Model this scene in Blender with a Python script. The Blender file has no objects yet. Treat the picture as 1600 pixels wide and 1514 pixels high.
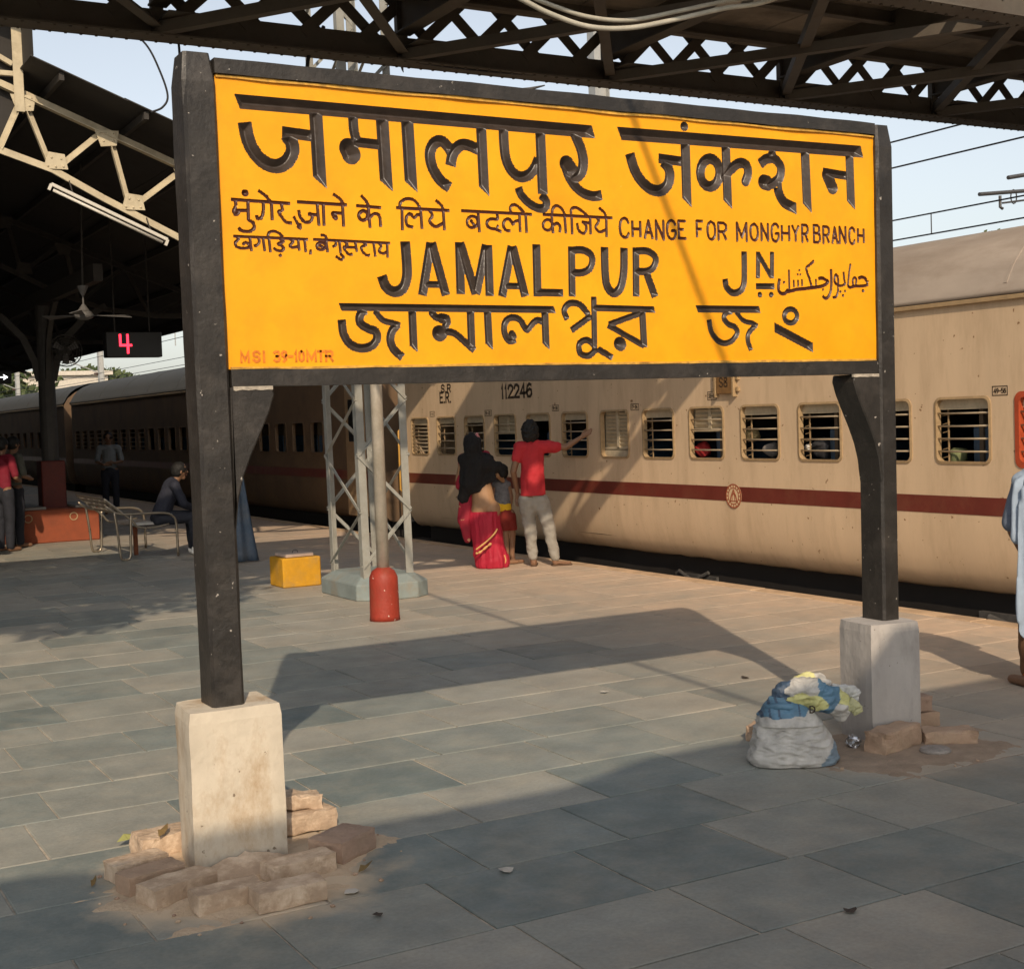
import bpy, bmesh, math, random
import numpy as np
from mathutils import Vector, Matrix, noise as mnoise

random.seed(7)
rng = np.random.default_rng(7)
R_ = math.radians
scene = bpy.context.scene
COL = scene.collection

# ---------------------------------------------------------------- camera
# World: X runs across the platform towards the train, Y along the track, Z up (platform top = 0).
F_PX, PITCH, ROLL, PSI = 2160.15, 0.0489, -0.0345, 0.5116
CAM = np.array([-1.5632, -4.8358, 1.65])
_fw = np.array([math.sin(PSI)*math.cos(PITCH), math.cos(PSI)*math.cos(PITCH), -math.sin(PITCH)])
_r0 = np.array([math.cos(PSI), -math.sin(PSI), 0.0]); _u0 = np.cross(_r0, _fw)
_r = math.cos(ROLL)*_r0 + math.sin(ROLL)*_u0
_u = -math.sin(ROLL)*_r0 + math.cos(ROLL)*_u0
cam = bpy.data.cameras.new('camera')
cam.sensor_fit = 'HORIZONTAL'; cam.sensor_width = 36.0
cam.lens = 36.0*F_PX/1600.0
cam.clip_start = 0.05; cam.clip_end = 3000
cam_o = bpy.data.objects.new('camera', cam); COL.objects.link(cam_o)
cam_o.matrix_world = Matrix(((_r[0], _u[0], -_fw[0], CAM[0]), (_r[1], _u[1], -_fw[1], CAM[1]),
                             (_r[2], _u[2], -_fw[2], CAM[2]), (0, 0, 0, 1)))
scene.camera = cam_o

def _ray(x, y):
    return (x-800)/F_PX*_r - (y-757)/F_PX*_u + _fw
def on_z(x, y, z=0.0):
    d = _ray(x, y); t = (z-CAM[2])/d[2]; return CAM+t*d
def on_x(x, y, X):
    d = _ray(x, y); t = (X-CAM[0])/d[0]; return CAM+t*d
def on_y(x, y, Y):
    d = _ray(x, y); t = (Y-CAM[1])/d[1]; return CAM+t*d

# ---------------------------------------------------------------- light
SUN = Vector((0.337, 0.768, -0.544)).normalized()      # direction the sunlight travels
elev = math.asin(-SUN.z)
world = bpy.data.worlds.new('World'); scene.world = world; world.use_nodes = True
wn = world.node_tree.nodes; wl = world.node_tree.links
bg = wn['Background']
sky = wn.new('ShaderNodeTexSky'); sky.sky_type = 'NISHITA'; sky.sun_disc = False
sky.sun_elevation = elev
sky.sun_rotation = math.atan2(-SUN.x, -SUN.y)
sky.air_density = 1.1; sky.dust_density = 2.0; sky.ozone_density = 1.0; sky.altitude = 50
hs = wn.new('ShaderNodeHueSaturation'); hs.inputs['Saturation'].default_value = 0.44
wl.new(sky.outputs[0], hs.inputs['Color']); wl.new(hs.outputs[0], bg.inputs[0]); bg.inputs[1].default_value = 0.132
sl = bpy.data.lights.new('sun', 'SUN'); sl.energy = 3.1; sl.angle = R_(0.53); sl.color = (1.0, 0.81, 0.60)
so = bpy.data.objects.new('sun', sl); COL.objects.link(so)
so.rotation_euler = SUN.to_track_quat('-Z', 'Y').to_euler(); so.location = (-6, -14, 12)
scene.view_settings.view_transform = 'Standard'; scene.view_settings.look = 'None'
scene.view_settings.gamma = 1.0; scene.view_settings.exposure = 0.24
scene.view_settings.use_curve_mapping = False

# ---------------------------------------------------------------- materials
MATS = {}
def mat(name, col, rough=0.8, metal=0.0, var=0.25, scale=6.0, bump=0.0, bscale=60.0, dirt=None, dirt_amt=0.0,
        dirt_scale=3.0, spec=0.4, stretch=None, coat=0.0, emit=None, spots=None):
    if name in MATS: return MATS[name]
    m = bpy.data.materials.new(name); m.use_nodes = True
    nt = m.node_tree; n = nt.nodes; L = nt.links
    b = n['Principled BSDF']
    b.inputs['Roughness'].default_value = rough; b.inputs['Metallic'].default_value = metal
    b.inputs['Specular IOR Level'].default_value = spec
    if coat: b.inputs['Coat Weight'].default_value = coat
    tc = n.new('ShaderNodeTexCoord'); mp = n.new('ShaderNodeMapping')
    geo = n.new('ShaderNodeNewGeometry')
    L.new(geo.outputs['Position'], mp.inputs['Vector'])
    if stretch: mp.inputs['Scale'].default_value = stretch
    nz = n.new('ShaderNodeTexNoise'); nz.inputs['Scale'].default_value = scale
    nz.inputs['Detail'].default_value = 6; nz.inputs['Roughness'].default_value = 0.65
    L.new(mp.outputs[0], nz.inputs['Vector'])
    ramp = n.new('ShaderNodeMapRange'); ramp.inputs[1].default_value = 0.25; ramp.inputs[2].default_value = 0.75
    ramp.inputs[3].default_value = 1-var; ramp.inputs[4].default_value = 1+var*0.6
    L.new(nz.outputs['Fac'], ramp.inputs[0])
    mul = n.new('ShaderNodeVectorMath'); mul.operation = 'SCALE'; mul.inputs[0].default_value = col
    L.new(ramp.outputs[0], mul.inputs['Scale'])
    out = mul.outputs[0]
    def mixin(fac_out, c, prev):
        mx = n.new('ShaderNodeMix'); mx.data_type = 'RGBA'
        L.new(fac_out, mx.inputs[0]); L.new(prev, mx.inputs[6]); mx.inputs[7].default_value = (*c, 1)
        return mx.outputs[2]
    if dirt is not None:
        nd = n.new('ShaderNodeTexNoise'); nd.inputs['Scale'].default_value = dirt_scale
        nd.inputs['Detail'].default_value = 9; nd.inputs['Roughness'].default_value = 0.72
        L.new(mp.outputs[0], nd.inputs['Vector'])
        rr = n.new('ShaderNodeMapRange'); rr.inputs[1].default_value = 0.48; rr.inputs[2].default_value = 0.72
        rr.inputs[3].default_value = 0; rr.inputs[4].default_value = dirt_amt
        L.new(nd.outputs['Fac'], rr.inputs[0]); out = mixin(rr.outputs[0], dirt, out)
    if spots is not None:
        c, sc, lo = spots
        ns = n.new('ShaderNodeTexNoise'); ns.inputs['Scale'].default_value = sc; ns.inputs['Detail'].default_value = 3
        L.new(geo.outputs['Position'], ns.inputs['Vector'])
        rs = n.new('ShaderNodeMapRange'); rs.inputs[1].default_value = lo; rs.inputs[2].default_value = lo+0.03
        L.new(ns.outputs['Fac'], rs.inputs[0]); out = mixin(rs.outputs[0], c, out)
    L.new(out, b.inputs['Base Color'])
    rv = n.new('ShaderNodeMapRange'); rv.inputs[3].default_value = max(0.05, rough-0.12); rv.inputs[4].default_value = min(1, rough+0.12)
    L.new(nz.outputs['Fac'], rv.inputs[0]); L.new(rv.outputs[0], b.inputs['Roughness'])
    if bump:
        nb = n.new('ShaderNodeTexNoise'); nb.inputs['Scale'].default_value = bscale; nb.inputs['Detail'].default_value = 5
        L.new(geo.outputs['Position'], nb.inputs['Vector'])
        bp = n.new('ShaderNodeBump'); bp.inputs['Strength'].default_value = bump; bp.inputs['Distance'].default_value = 0.01
        L.new(nb.outputs['Fac'], bp.inputs['Height']); L.new(bp.outputs[0], b.inputs['Normal'])
    if emit:
        b.inputs['Emission Color'].default_value = (*emit[0], 1); b.inputs['Emission Strength'].default_value = emit[1]
    MATS[name] = m
    return m

# ---------------------------------------------------------------- mesh builder
class MB:
    def __init__(s): s.v = []; s.f = []
    def add(s, vs, fs):
        o = len(s.v); s.v.extend([tuple(map(float, p)) for p in vs]); s.f.extend([tuple(i+o for i in f) for f in fs]); return s
    def box(s, x0, x1, y0, y1, z0, z1):
        return s.add([(x0,y0,z0),(x1,y0,z0),(x1,y1,z0),(x0,y1,z0),(x0,y0,z1),(x1,y0,z1),(x1,y1,z1),(x0,y1,z1)],
                     [(0,3,2,1),(4,5,6,7),(0,1,5,4),(1,2,6,5),(2,3,7,6),(3,0,4,7)])
    def bar(s, a, b, w, h=None, up=(0,0,1)):
        """rectangular bar from a to b, w wide across, h in the up direction"""
        a = Vector(a); b = Vector(b); d = (b-a); h = w if h is None else h
        if d.length < 1e-6: return s
        d.normalize(); upv = Vector(up)
        if abs(d.dot(upv)) > 0.98: upv = Vector((0,1,0)) if abs(d.y) < 0.9 else Vector((1,0,0))
        sd = d.cross(upv).normalized(); uu = sd.cross(d).normalized()
        vs = []
        for p in (a, b):
            for i, j in ((-1,-1),(1,-1),(1,1),(-1,1)): vs.append(p+sd*(i*w/2)+uu*(j*h/2))
        return s.add(vs, [(0,1,2,3),(7,6,5,4),(0,4,5,1),(1,5,6,2),(2,6,7,3),(3,7,4,0)])
    def angle(s, a, b, w, t=0.008, up=(0,0,1), flip=1):
        """L-section steel"""
        a = Vector(a); b = Vector(b); d = (b-a).normalized(); upv = Vector(up)
        if abs(d.dot(upv)) > 0.98: upv = Vector((0,1,0))
        sd = d.cross(upv).normalized()*flip; uu = sd.cross(d).normalized()*flip
        pr = [(0,0),(w,0),(w,t),(t,t),(t,w),(0,w)]
        vs = [p+sd*(x-w/2)+uu*(y-w/2) for p in (a, b) for x, y in pr]
        return s.add(vs, [(0,1,2,3),(0,3,4,5),(9,8,7,6),(11,10,9,6)]+[(i,i+6,(i+1)%6+6,(i+1)%6) for i in range(6)])
    def tube(s, pts, r, n=8, caps=True):
        pts = [Vector(p) for p in pts]; m = len(pts)
        rs = r if isinstance(r, (list, tuple)) else [r]*m
        vs = []; prev = None
        for i, p in enumerate(pts):
            t = (pts[min(i+1, m-1)]-pts[max(i-1, 0)]).normalized()
            if prev is None:
                a = Vector((0,0,1)) if abs(t.z) < 0.9 else Vector((1,0,0)); x = t.cross(a).normalized()
            else: x = (prev-t*prev.dot(t)).normalized()
            prev = x; y = t.cross(x)
            for k in range(n):
                an = 2*math.pi*k/n; vs.append(p+(x*math.cos(an)+y*math.sin(an))*rs[i])
        fs = [(i*n+k, i*n+(k+1)%n, (i+1)*n+(k+1)%n, (i+1)*n+k) for i in range(m-1) for k in range(n)]
        if caps: fs += [tuple(range(n-1, -1, -1)), tuple((m-1)*n+k for k in range(n))]
        return s.add(vs, fs)
    def lathe(s, cx, cy, prof, n=20):
        vs = [(cx+r*math.cos(2*math.pi*k/n), cy+r*math.sin(2*math.pi*k/n), z) for r, z in prof for k in range(n)]
        m = len(prof)
        fs = [(i*n+k, i*n+(k+1)%n, (i+1)*n+(k+1)%n, (i+1)*n+k) for i in range(m-1) for k in range(n)]
        fs += [tuple(range(n-1, -1, -1)), tuple((m-1)*n+k for k in range(n))]
        return s.add(vs, fs)
    def prism(s, poly, p0, ax, ay, depth):
        """polygon (2d) in plane p0+ax*u+ay*v extruded by vector depth"""
        p0 = Vector(p0); ax = Vector(ax); ay = Vector(ay); dv = Vector(depth); n = len(poly)
        vs = [p0+ax*u+ay*v for u, v in poly]+[p0+ax*u+ay*v+dv for u, v in poly]
        return s.add(vs, [tuple(range(n)), tuple(range(2*n-1, n-1, -1))]+[(i, i+n, (i+1)%n+n, (i+1)%n) for i in range(n)])
    def build(s, name, m, parent=None, smooth=False, bevel=0.0, kind=None):
        me = bpy.data.meshes.new(name)
        off = wloc(parent) if parent is not None else Vector((0,0,0))
        me.from_pydata([(p[0]-off.x, p[1]-off.y, p[2]-off.z) for p in s.v], [], s.f); me.update()
        bm = bmesh.new(); bm.from_mesh(me)
        bmesh.ops.recalc_face_normals(bm, faces=bm.faces)
        if bevel:
            bmesh.ops.bevel(bm, geom=list(bm.edges), offset=bevel, segments=1, affect='EDGES', profile=0.6)
        bm.to_mesh(me); bm.free()
        return link(name, me, m, parent, smooth, kind)

LOC = {}
def wloc(o):
    v = Vector((0,0,0))
    while o is not None: v += o.location; o = o.parent
    return v
def link(name, me, m, parent=None, smooth=False, kind=None):
    if smooth:
        me.polygons.foreach_set('use_smooth', [True]*len(me.polygons))
    if m is not None and not me.materials: me.materials.append(m)
    o = bpy.data.objects.new(name, me); COL.objects.link(o)
    if parent is not None: o.parent = parent
    if kind: o['kind'] = kind
    return o
def tag(o, label=None, cat=None, group=None, kind=None):
    if label: o['label'] = label
    if cat: o['category'] = cat
    if group: o['group'] = group
    if kind: o['kind'] = kind
    return o
def thing(name, label, cat, loc=(0,0,0), group=None):
    o = bpy.data.objects.new(name, None); COL.objects.link(o); o.location = loc
    o.empty_display_size = 0.2
    return tag(o, label, cat, group)

def cr(pts, n=6):
    """Catmull-Rom through points"""
    P = np.asarray(pts, float)
    if len(P) < 3: return P
    Q = np.vstack([2*P[0]-P[1], P, 2*P[-1]-P[-2]]); out = []
    for i in range(1, len(Q)-2):
        p0, p1, p2, p3 = Q[i-1], Q[i], Q[i+1], Q[i+2]
        for k in range(n):
            t = k/n
            out.append(0.5*((2*p1)+(-p0+p2)*t+(2*p0-5*p1+4*p2-p3)*t*t+(-p0+3*p1-3*p2+p3)*t**3))
    out.append(P[-1]); return np.array(out)

# capital letters and digits as strokes in a unit box (x right, y up)
GL = {
 'A': [[(0,0),(.5,1),(1,0)],[(.2,.35),(.8,.35)]], 'B': [[(0,0),(0,1),(.65,1),(.85,.88),(.85,.65),(.65,.54),(0,.54)],[(.65,.54),(.95,.42),(.95,.12),(.7,0),(0,0)]],
 'C': [[(1,.78),(.8,.97),(.45,1),(.12,.85),(0,.5),(.12,.15),(.45,0),(.8,.03),(1,.22)]],
 'D': [[(0,0),(0,1),(.5,1),(.9,.8),(1,.5),(.9,.2),(.5,0),(0,0)]],
 'E': [[(1,1),(0,1),(0,0),(1,0)],[(0,.52),(.8,.52)]], 'F': [[(1,1),(0,1),(0,0)],[(0,.52),(.8,.52)]],
 'G': [[(1,.8),(.8,.97),(.45,1),(.12,.85),(0,.5),(.12,.15),(.45,0),(.8,.03),(1,.2),(1,.45),(.6,.45)]],
 'H': [[(0,0),(0,1)],[(1,0),(1,1)],[(0,.5),(1,.5)]], 'I': [[(.5,0),(.5,1)]],
 'L': [[(0,1),(0,0),(1,0)]], 'M': [[(0,0),(0,1),(.5,.2),(1,1),(1,0)]], 'N': [[(0,0),(0,1),(1,0),(1,1)]],
 'O': [[(.5,1),(.12,.85),(0,.5),(.12,.15),(.5,0),(.88,.15),(1,.5),(.88,.85),(.5,1)]],
 'P': [[(0,0),(0,1),(.7,1),(1,.87),(1,.6),(.7,.45),(0,.45)]], 'R': [[(0,0),(0,1),(.7,1),(1,.87),(1,.62),(.7,.48),(0,.48)],[(.55,.48),(1,0)]],
 'S': [[(1,.82),(.75,1),(.3,1),(.03,.85),(.05,.62),(.3,.52),(.7,.48),(.97,.35),(.97,.13),(.7,0),(.3,0),(0,.18)]],
 'T': [[(0,1),(1,1)],[(.5,1),(.5,0)]], 'U': [[(0,1),(0,.25),(.2,0),(.8,0),(1,.25),(1,1)]], 'Y': [[(0,1),(.5,.5),(1,1)],[(.5,.5),(.5,0)]],
 '0': [[(.5,1),(.1,.85),(0,.5),(.1,.15),(.5,0),(.9,.15),(1,.5),(.9,.85),(.5,1)]], '1': [[(.3,.8),(.55,1),(.55,0)]],
 '2': [[(.02,.75),(.2,.97),(.6,1),(.95,.85),(.95,.62),(0,0),(1,0)]],
 '3': [[(0,.9),(.3,1),(.8,.97),(.95,.75),(.75,.55),(.4,.52)],[(.4,.52),(.85,.45),(1,.22),(.75,.02),(.3,0),(0,.12)]],
 '4': [[(.72,0),(.72,1),(0,.3),(1,.3)]], '5': [[(.95,1),(.1,1),(.05,.55),(.5,.62),(.95,.45),(.95,.15),(.6,0),(0,.08)]],
 '6': [[(.9,.92),(.55,1),(.15,.8),(0,.35),(.2,.02),(.7,0),(1,.2),(.95,.5),(.6,.6),(.1,.42)]],
 '7': [[(0,1),(1,1),(.35,0)]], '8': [[(.5,.55),(.1,.7),(.15,.95),(.5,1),(.85,.95),(.9,.7),(.5,.55),(.02,.35),(.1,.05),(.5,0),(.9,.05),(.98,.35),(.5,.55)]],
 '9': [[(.9,.6),(.5,.42),(.1,.55),(.05,.85),(.4,1),(.85,.95),(.98,.65),(.85,.2),(.4,0)]], '-': [[(.1,.5),(.9,.5)]], '.': [[(.4,0),(.6,0)]],
}
def ribbon(mb, pts, w, origin, ax, ay, nrm, th=0.002):
    """flat painted stroke: closed thin ribbon following pts (2d), drawn in plane origin+ax*u+ay*v"""
    o = Vector(origin); ax = Vector(ax); ay = Vector(ay); nr = Vector(nrm)
    P = [Vector((p[0], p[1])) for p in pts]
    L = []; Rr = []
    for i, p in enumerate(P):
        d1 = (P[i]-P[i-1]) if i else (P[1]-P[0]); d2 = (P[i+1]-P[i]) if i < len(P)-1 else d1
        d1 = d1.normalized(); d2 = d2.normalized(); t = (d1+d2)
        t = t.normalized() if t.length > 1e-6 else d2
        nn = Vector((-t.y, t.x)); k = 1/max(0.45, nn.dot(Vector((-d2.y, d2.x))))
        e = Vector((0,0))
        if i == 0: e = -d2*w*0.5
        if i == len(P)-1: e = d1*w*0.5
        L.append(p+nn*w*0.5*k+e); Rr.append(p-nn*w*0.5*k+e)
    n = len(P); vs = []
    for q in (0.0, th):
        for p in L+Rr: vs.append(o+ax*p.x+ay*p.y+nr*q)
    fs = []
    for i in range(n-1):
        a, b, c, d = i, i+1, n+i+1, n+i
        fs.append((a, b, c, d)); fs.append((2*n+d, 2*n+c, 2*n+b, 2*n+a))
        fs.append((a, 2*n+a, 2*n+b, b)); fs.append((d, c, 2*n+c, 2*n+d))
    fs.append((0, n, 3*n, 2*n)); fs.append((n-1, 3*n-1, 4*n-1, 2*n-1))
    mb.add(vs, fs)
def text(mb, s, origin, ax, ay, nrm, h, w, gap, sw, th=0.002):
    u = 0
    for ch in s:
        if ch == ' ': u += w*0.8; continue
        cw = w*(0.45 if ch in '1I.' else 1)
        for st in GL.get(ch, []):
            ribbon(mb, [(u+p[0]*cw, p[1]*h) for p in st], sw, origin, ax, ay, nrm, th)
        u += cw+gap
    return u
# ================================================================ platform, track, paving
def tile_material():
    m = bpy.data.materials.new('stone_paving'); m.use_nodes = True
    nt = m.node_tree; n = nt.nodes; L = nt.links; b = n['Principled BSDF']
    geo = n.new('ShaderNodeNewGeometry'); oi = n.new('ShaderNodeObjectInfo')
    at = n.new('ShaderNodeAttribute'); at.attribute_name = 'tint'
    def noise(scale, detail=6, rough=.6, vec=None):
        k = n.new('ShaderNodeTexNoise'); k.inputs['Scale'].default_value = scale; k.inputs['Detail'].default_value = detail
        k.inputs['Roughness'].default_value = rough; L.new(vec or geo.outputs['Position'], k.inputs['Vector']); return k.outputs['Fac']
    def rng_(i, a, b_, c, d):
        r = n.new('ShaderNodeMapRange'); r.inputs[1].default_value = a; r.inputs[2].default_value = b_
        r.inputs[3].default_value = c; r.inputs[4].default_value = d; L.new(i, r.inputs[0]); return r.outputs[0]
    def mth(op, a, b_):
        k = n.new('ShaderNodeMath'); k.operation = op; k.use_clamp = False
        for i, x in enumerate((a, b_)):
            if isinstance(x, (int, float)): k.inputs[i].default_value = x
            else: L.new(x, k.inputs[i])
        return k.outputs[0]
    def mix(f, a, b_):
        k = n.new('ShaderNodeMix'); k.data_type = 'RGBA'
        if isinstance(f, (int, float)): k.inputs[0].default_value = f
        else: L.new(f, k.inputs[0])
        for i, x in ((6, a), (7, b_)):
            if isinstance(x, tuple): k.inputs[i].default_value = (*x, 1)
            else: L.new(x, k.inputs[i])
        return k.outputs[2]
    ramp = n.new('ShaderNodeValToRGB'); L.new(at.outputs['Fac'], ramp.inputs[0])
    e = ramp.color_ramp.elements
    e[0].position = 0; e[0].color = (.148,.182,.176,1); e[1].position = 1; e[1].color = (.315,.31,.27,1)
    x = e.new(.3); x.color = (.20,.23,.216,1); x = e.new(.62); x.color = (.26,.27,.24,1)
    cloud = rng_(noise(2.3, 5), .25, .75, .78, 1.2)
    fine = rng_(noise(55, 4, .7), .2, .8, .80, 1.16)
    sc = n.new('ShaderNodeVectorMath'); sc.operation = 'SCALE'; L.new(ramp.outputs[0], sc.inputs[0]); L.new(mth('MULTIPLY', cloud, fine), sc.inputs['Scale'])
    # dust: thicker towards the platform edge and round the two plinths (a real deposit, with ragged edges)
    sep = n.new('ShaderNodeSeparateXYZ'); L.new(geo.outputs['Position'], sep.inputs[0])
    edge = mth('ADD', rng_(sep.outputs[0], 2.6, 6.2, 0, 0.85), rng_(sep.outputs[1], 3.5, 9.5, 0, 0.16))
    edge = mth('MULTIPLY', edge, rng_(noise(1.1, 7, .7), .3, .62, .55, 1.1))
    def spot(px, py, r0, r1, amt):
        d = n.new('ShaderNodeVectorMath'); d.operation = 'DISTANCE'; L.new(geo.outputs['Position'], d.inputs[0]); d.inputs[1].default_value = (px, py, 0)
        dd = mth('ADD', d.outputs['Value'], rng_(noise(3.2, 5), .2, .8, -.17, .17))
        return rng_(dd, r1, r0, 0, amt)
    s1 = spot(.0, .06, .40, .62, .9); s2 = spot(3.2, .0, .3, .75, .55)
    light = mth('ADD', rng_(noise(4.5, 8, .75), .46, .76, 0, .16), rng_(noise(1.4, 9, .8), .50, .70, 0, .13))
    dust = mth('MAXIMUM', mth('MAXIMUM', s1, s2), mth('MINIMUM', mth('ADD', edge, light), .93))
    dc = mix(rng_(noise(7, 6), .3, .7, 0, 1), (.60,.44,.31), (.48,.36,.26))
    dc2 = mix(rng_(sep.outputs[0], 1.5, 4.0, 0, 1), (.66,.52,.36), dc)
    col = mix(dust, sc.outputs[0], dc2)
    stain = mth('MAXIMUM', rng_(noise(9, 8, .8), .62, .74, 0, .5), rng_(noise(42, 4, .7), .70, .74, 0, .55))
    col = mix(stain, col, (.05,.045,.038))
    L.new(col, b.inputs['Base Color'])
    ro = rng_(noise(6, 5), .3, .7, .42, .7)
    L.new(mth('MINIMUM', mth('ADD', ro, mth('MULTIPLY', dust, .35)), .95), b.inputs['Roughness'])
    b.inputs['Specular IOR Level'].default_value = .35
    bp = n.new('ShaderNodeBump'); bp.inputs['Strength'].default_value = .25; bp.inputs['Distance'].default_value = .006
    L.new(noise(38, 6, .7), bp.inputs['Height']); L.new(bp.outputs[0], b.inputs['Normal'])
    return m
TILE = tile_material()
GROUT = mat('grout', (.47,.41,.33), .95, var=.4, scale=18, dirt=(.12,.11,.095), dirt_amt=.85, dirt_scale=5)
CONC = mat('platform_concrete', (.20,.165,.125), .95, var=.4, scale=5, bump=.3)

mb = MB(); mb.box(-14, 6.6, -40, 160, -1.1, -0.006)
platform = mb.build('platform', GROUT); tag(platform, kind='structure')

rows = [-4.1,-3.57,-3.04,-2.50,-1.98,-1.46,-0.95,-0.415,0.115,0.675,1.24,1.742,2.24,2.785,3.245,3.80,4.40]
joint = {6:.48, 7:.76, 8:1.03, 9:0.0, 10:-.405, 11:-.11, 12:.197, 13:-.17, 14:.07, 15:.59}
while rows[-1] < 34: rows.append(rows[-1]+random.choice((.5,.53,.56,.6)))
tiles = []
for i in range(len(rows)-1):
    y0, y1 = rows[i], rows[i+1]; p = .613
    x = joint.get(i, random.uniform(0, p))
    x -= p*math.ceil((x+5.5)/p)
    while x < 6.42:
        x1 = min(x+p+random.uniform(-.012,.012), 6.43)
        if x1-x > .08: tiles.append((x, x1, y0, y1))
        x = x1
def px_of(P):
    d = np.array(P)-CAM; z = d@_fw
    return (800+F_PX*(d@_r)/z, 757-F_PX*(d@_u)/z, z)
def tile_size(t):
    c = ((t[0]+t[1])/2, (t[2]+t[3])/2, 0); q = px_of(c)
    if q[2] < .3 or q[0] < -260 or q[0] > 1860 or q[1] > 1800: return 0
    return 1/q[2]**2
tiles.sort(key=tile_size, reverse=True)
TG = .0045
def tile_geom(t):
    x0, x1, y0, y1 = t; j = lambda: random.uniform(-.0025,.0025); h = [random.uniform(-.0012,.0012) for _ in range(4)]
    c = [(x0+TG+j(), y0+TG+j()), (x1-TG+j(), y0+TG+j()), (x1-TG+j(), y1-TG+j()), (x0+TG+j(), y1-TG+j())]
    mx, my = (x0+x1)/2, (y0+y1)/2
    b = [(px, py, -.02) for px, py in c]
    l = [(px, py, -.0025+hh) for (px, py), hh in zip(c, h)]
    tp = [(px+(.004 if px < mx else -.004), py+(.004 if py < my else -.004), hh) for (px, py), hh in zip(c, h)]
    v = b+l+tp; f = [(8,9,10,11)]
    for k in range(4):
        k2 = (k+1)%4; f += [(k, k2, 4+k2, 4+k), (4+k, 4+k2, 8+k2, 8+k)]
    return v, f
def set_tint(me, vals):
    a = me.attributes.new('tint', 'FLOAT', 'POINT'); a.data.foreach_set('value', vals)
def tile_tint(t):
    mx, my = (t[0]+t[1])/2, (t[2]+t[3])/2
    v = random.uniform(.25,.9)
    for dx, dy in ((1.09,-.15),(1.7,-.15),(.8,-.68),(1.4,-.68),(.38,-.15)):     # the darker, greener slabs right of the near plinth
        if t[0] < dx < t[1] and t[2] < dy < t[3]: v = random.uniform(0,.08)
    if random.random() < .12: v = random.uniform(0,.2)
    return v
N1 = 290
for t in tiles[:N1]:
    v, f = tile_geom(t); me = bpy.data.meshes.new('paving_slab'); me.from_pydata(v, [], f); me.update()
    set_tint(me, [tile_tint(t)]*len(v)); link('paving_slab', me, TILE, platform)
big = MB(); tn = []
for t in tiles[N1:]:
    v, f = tile_geom(t); big.add(v, f); tn += [tile_tint(t)]*len(v)
me = bpy.data.meshes.new('far_paving'); me.from_pydata(big.v, [], big.f); me.update(); set_tint(me, tn)
o = link('far_paving', me, TILE, platform); o['kind'] = 'stuff'
# coping along the platform edge
cop = MB()
y = -12.0; k = 0
CP = mat('edge_coping', (.55,.385,.24), .93, var=.35, scale=4, dirt=(.22,.15,.10), dirt_amt=.8, bump=.3)
while y < 50:
    L_ = random.uniform(1.1,1.3); m1 = MB(); m1.box(6.437, 6.615, y+.004, y+L_-.004, -.16, random.uniform(.000,.005))
    if -1 < y < 16: m1.build('coping_stone', CP, platform, bevel=.006)
    else: cop.add(m1.v, m1.f)
    y += L_
cop.build('far_coping', CP, platform, kind='stuff')

# track bed
BAL = mat('ballast', (.10,.085,.07), .97, var=.6, scale=30, bump=1.0, bscale=22, dirt=(.03,.025,.02), dirt_amt=.8)
mb = MB(); g = []
nx, ny = 28, 260
for iy in range(ny+1):
    for ix in range(nx+1):
        x = 6.55+ix*(26/nx); yy = -40+iy*(220/ny)
        g.append((x, yy, -1.0+.03*mnoise.noise(Vector((x*3, yy*3, 0)))))
mb.add(g, [(iy*(nx+1)+ix, iy*(nx+1)+ix+1, (iy+1)*(nx+1)+ix+1, (iy+1)*(nx+1)+ix) for iy in range(ny) for ix in range(nx)])
tag(mb.build('track_bed', BAL), kind='structure')
mb = MB(); mb.add([(-900,-700,-1.15),(900,-700,-1.15),(900,1600,-1.15),(-900,1600,-1.15)], [(0,1,2,3)])
tag(mb.build('ground', mat('earth', (.19,.15,.11), .97, var=.4, scale=.2)), kind='structure')
RAIL = mat('rail_steel', (.10,.075,.06), .5, .6, var=.4)
for k, xr in enumerate((7.58, 9.26, 12.0, 13.68)):
    mb = MB()
    pr = [(-.065,0),(.065,0),(.065,.02),(.012,.035),(.012,.11),(.033,.12),(.033,.15),(-.033,.15),(-.033,.12),(-.012,.11),(-.012,.035),(-.065,.02)]
    mb.prism(pr, (xr, -40, -.98), (1,0,0), (0,0,1), (0,200,0))
    o = mb.build('rail', RAIL)
    tag(o, ['steel rail nearest the platform edge under the train', 'second steel rail of the track under the train',
            'nearer steel rail of the track beyond the train', 'farther steel rail of the track beyond the train'][k], 'rail', 'rails')
# ================================================================ station name board
BLACK = mat('black_paint', (.022,.019,.016), .5, var=.35, scale=9, bump=.25, bscale=45, dirt=(.075,.064,.054), dirt_amt=.5, dirt_scale=7, spots=((.34,.31,.27), 30, .715), spec=.45)
LETTER2 = mat('letter_brown', (.060,.016,.007), .40, var=.3, scale=20, bump=.1, bscale=70, spec=.4)
LETTER = mat('letter_black', (.046,.033,.025), .36, var=.4, scale=20, bump=.12, bscale=70, spec=.5)
YELLOW = mat('yellow_enamel', (.86,.355,.004), .42, var=.15, scale=3.5, bump=.06, bscale=30, dirt=(.62,.24,.010), dirt_amt=.35, dirt_scale=5, spec=.35, spots=((.72,.45,.10), 42, .76))
YLEDGE = mat('yellow_ledge', (.62,.34,.05), .7, var=.5, scale=25, dirt=(.16,.09,.03), dirt_amt=.9, dirt_scale=14)
PLINTH = mat('whitewashed_cement', (.60,.53,.42), .9, var=.22, scale=4, bump=.35, bscale=28, dirt=(.34,.22,.11), dirt_amt=.95, dirt_scale=4.5, stretch=(1,1,.5), spots=((.22,.17,.12), 30, .70))
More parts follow.
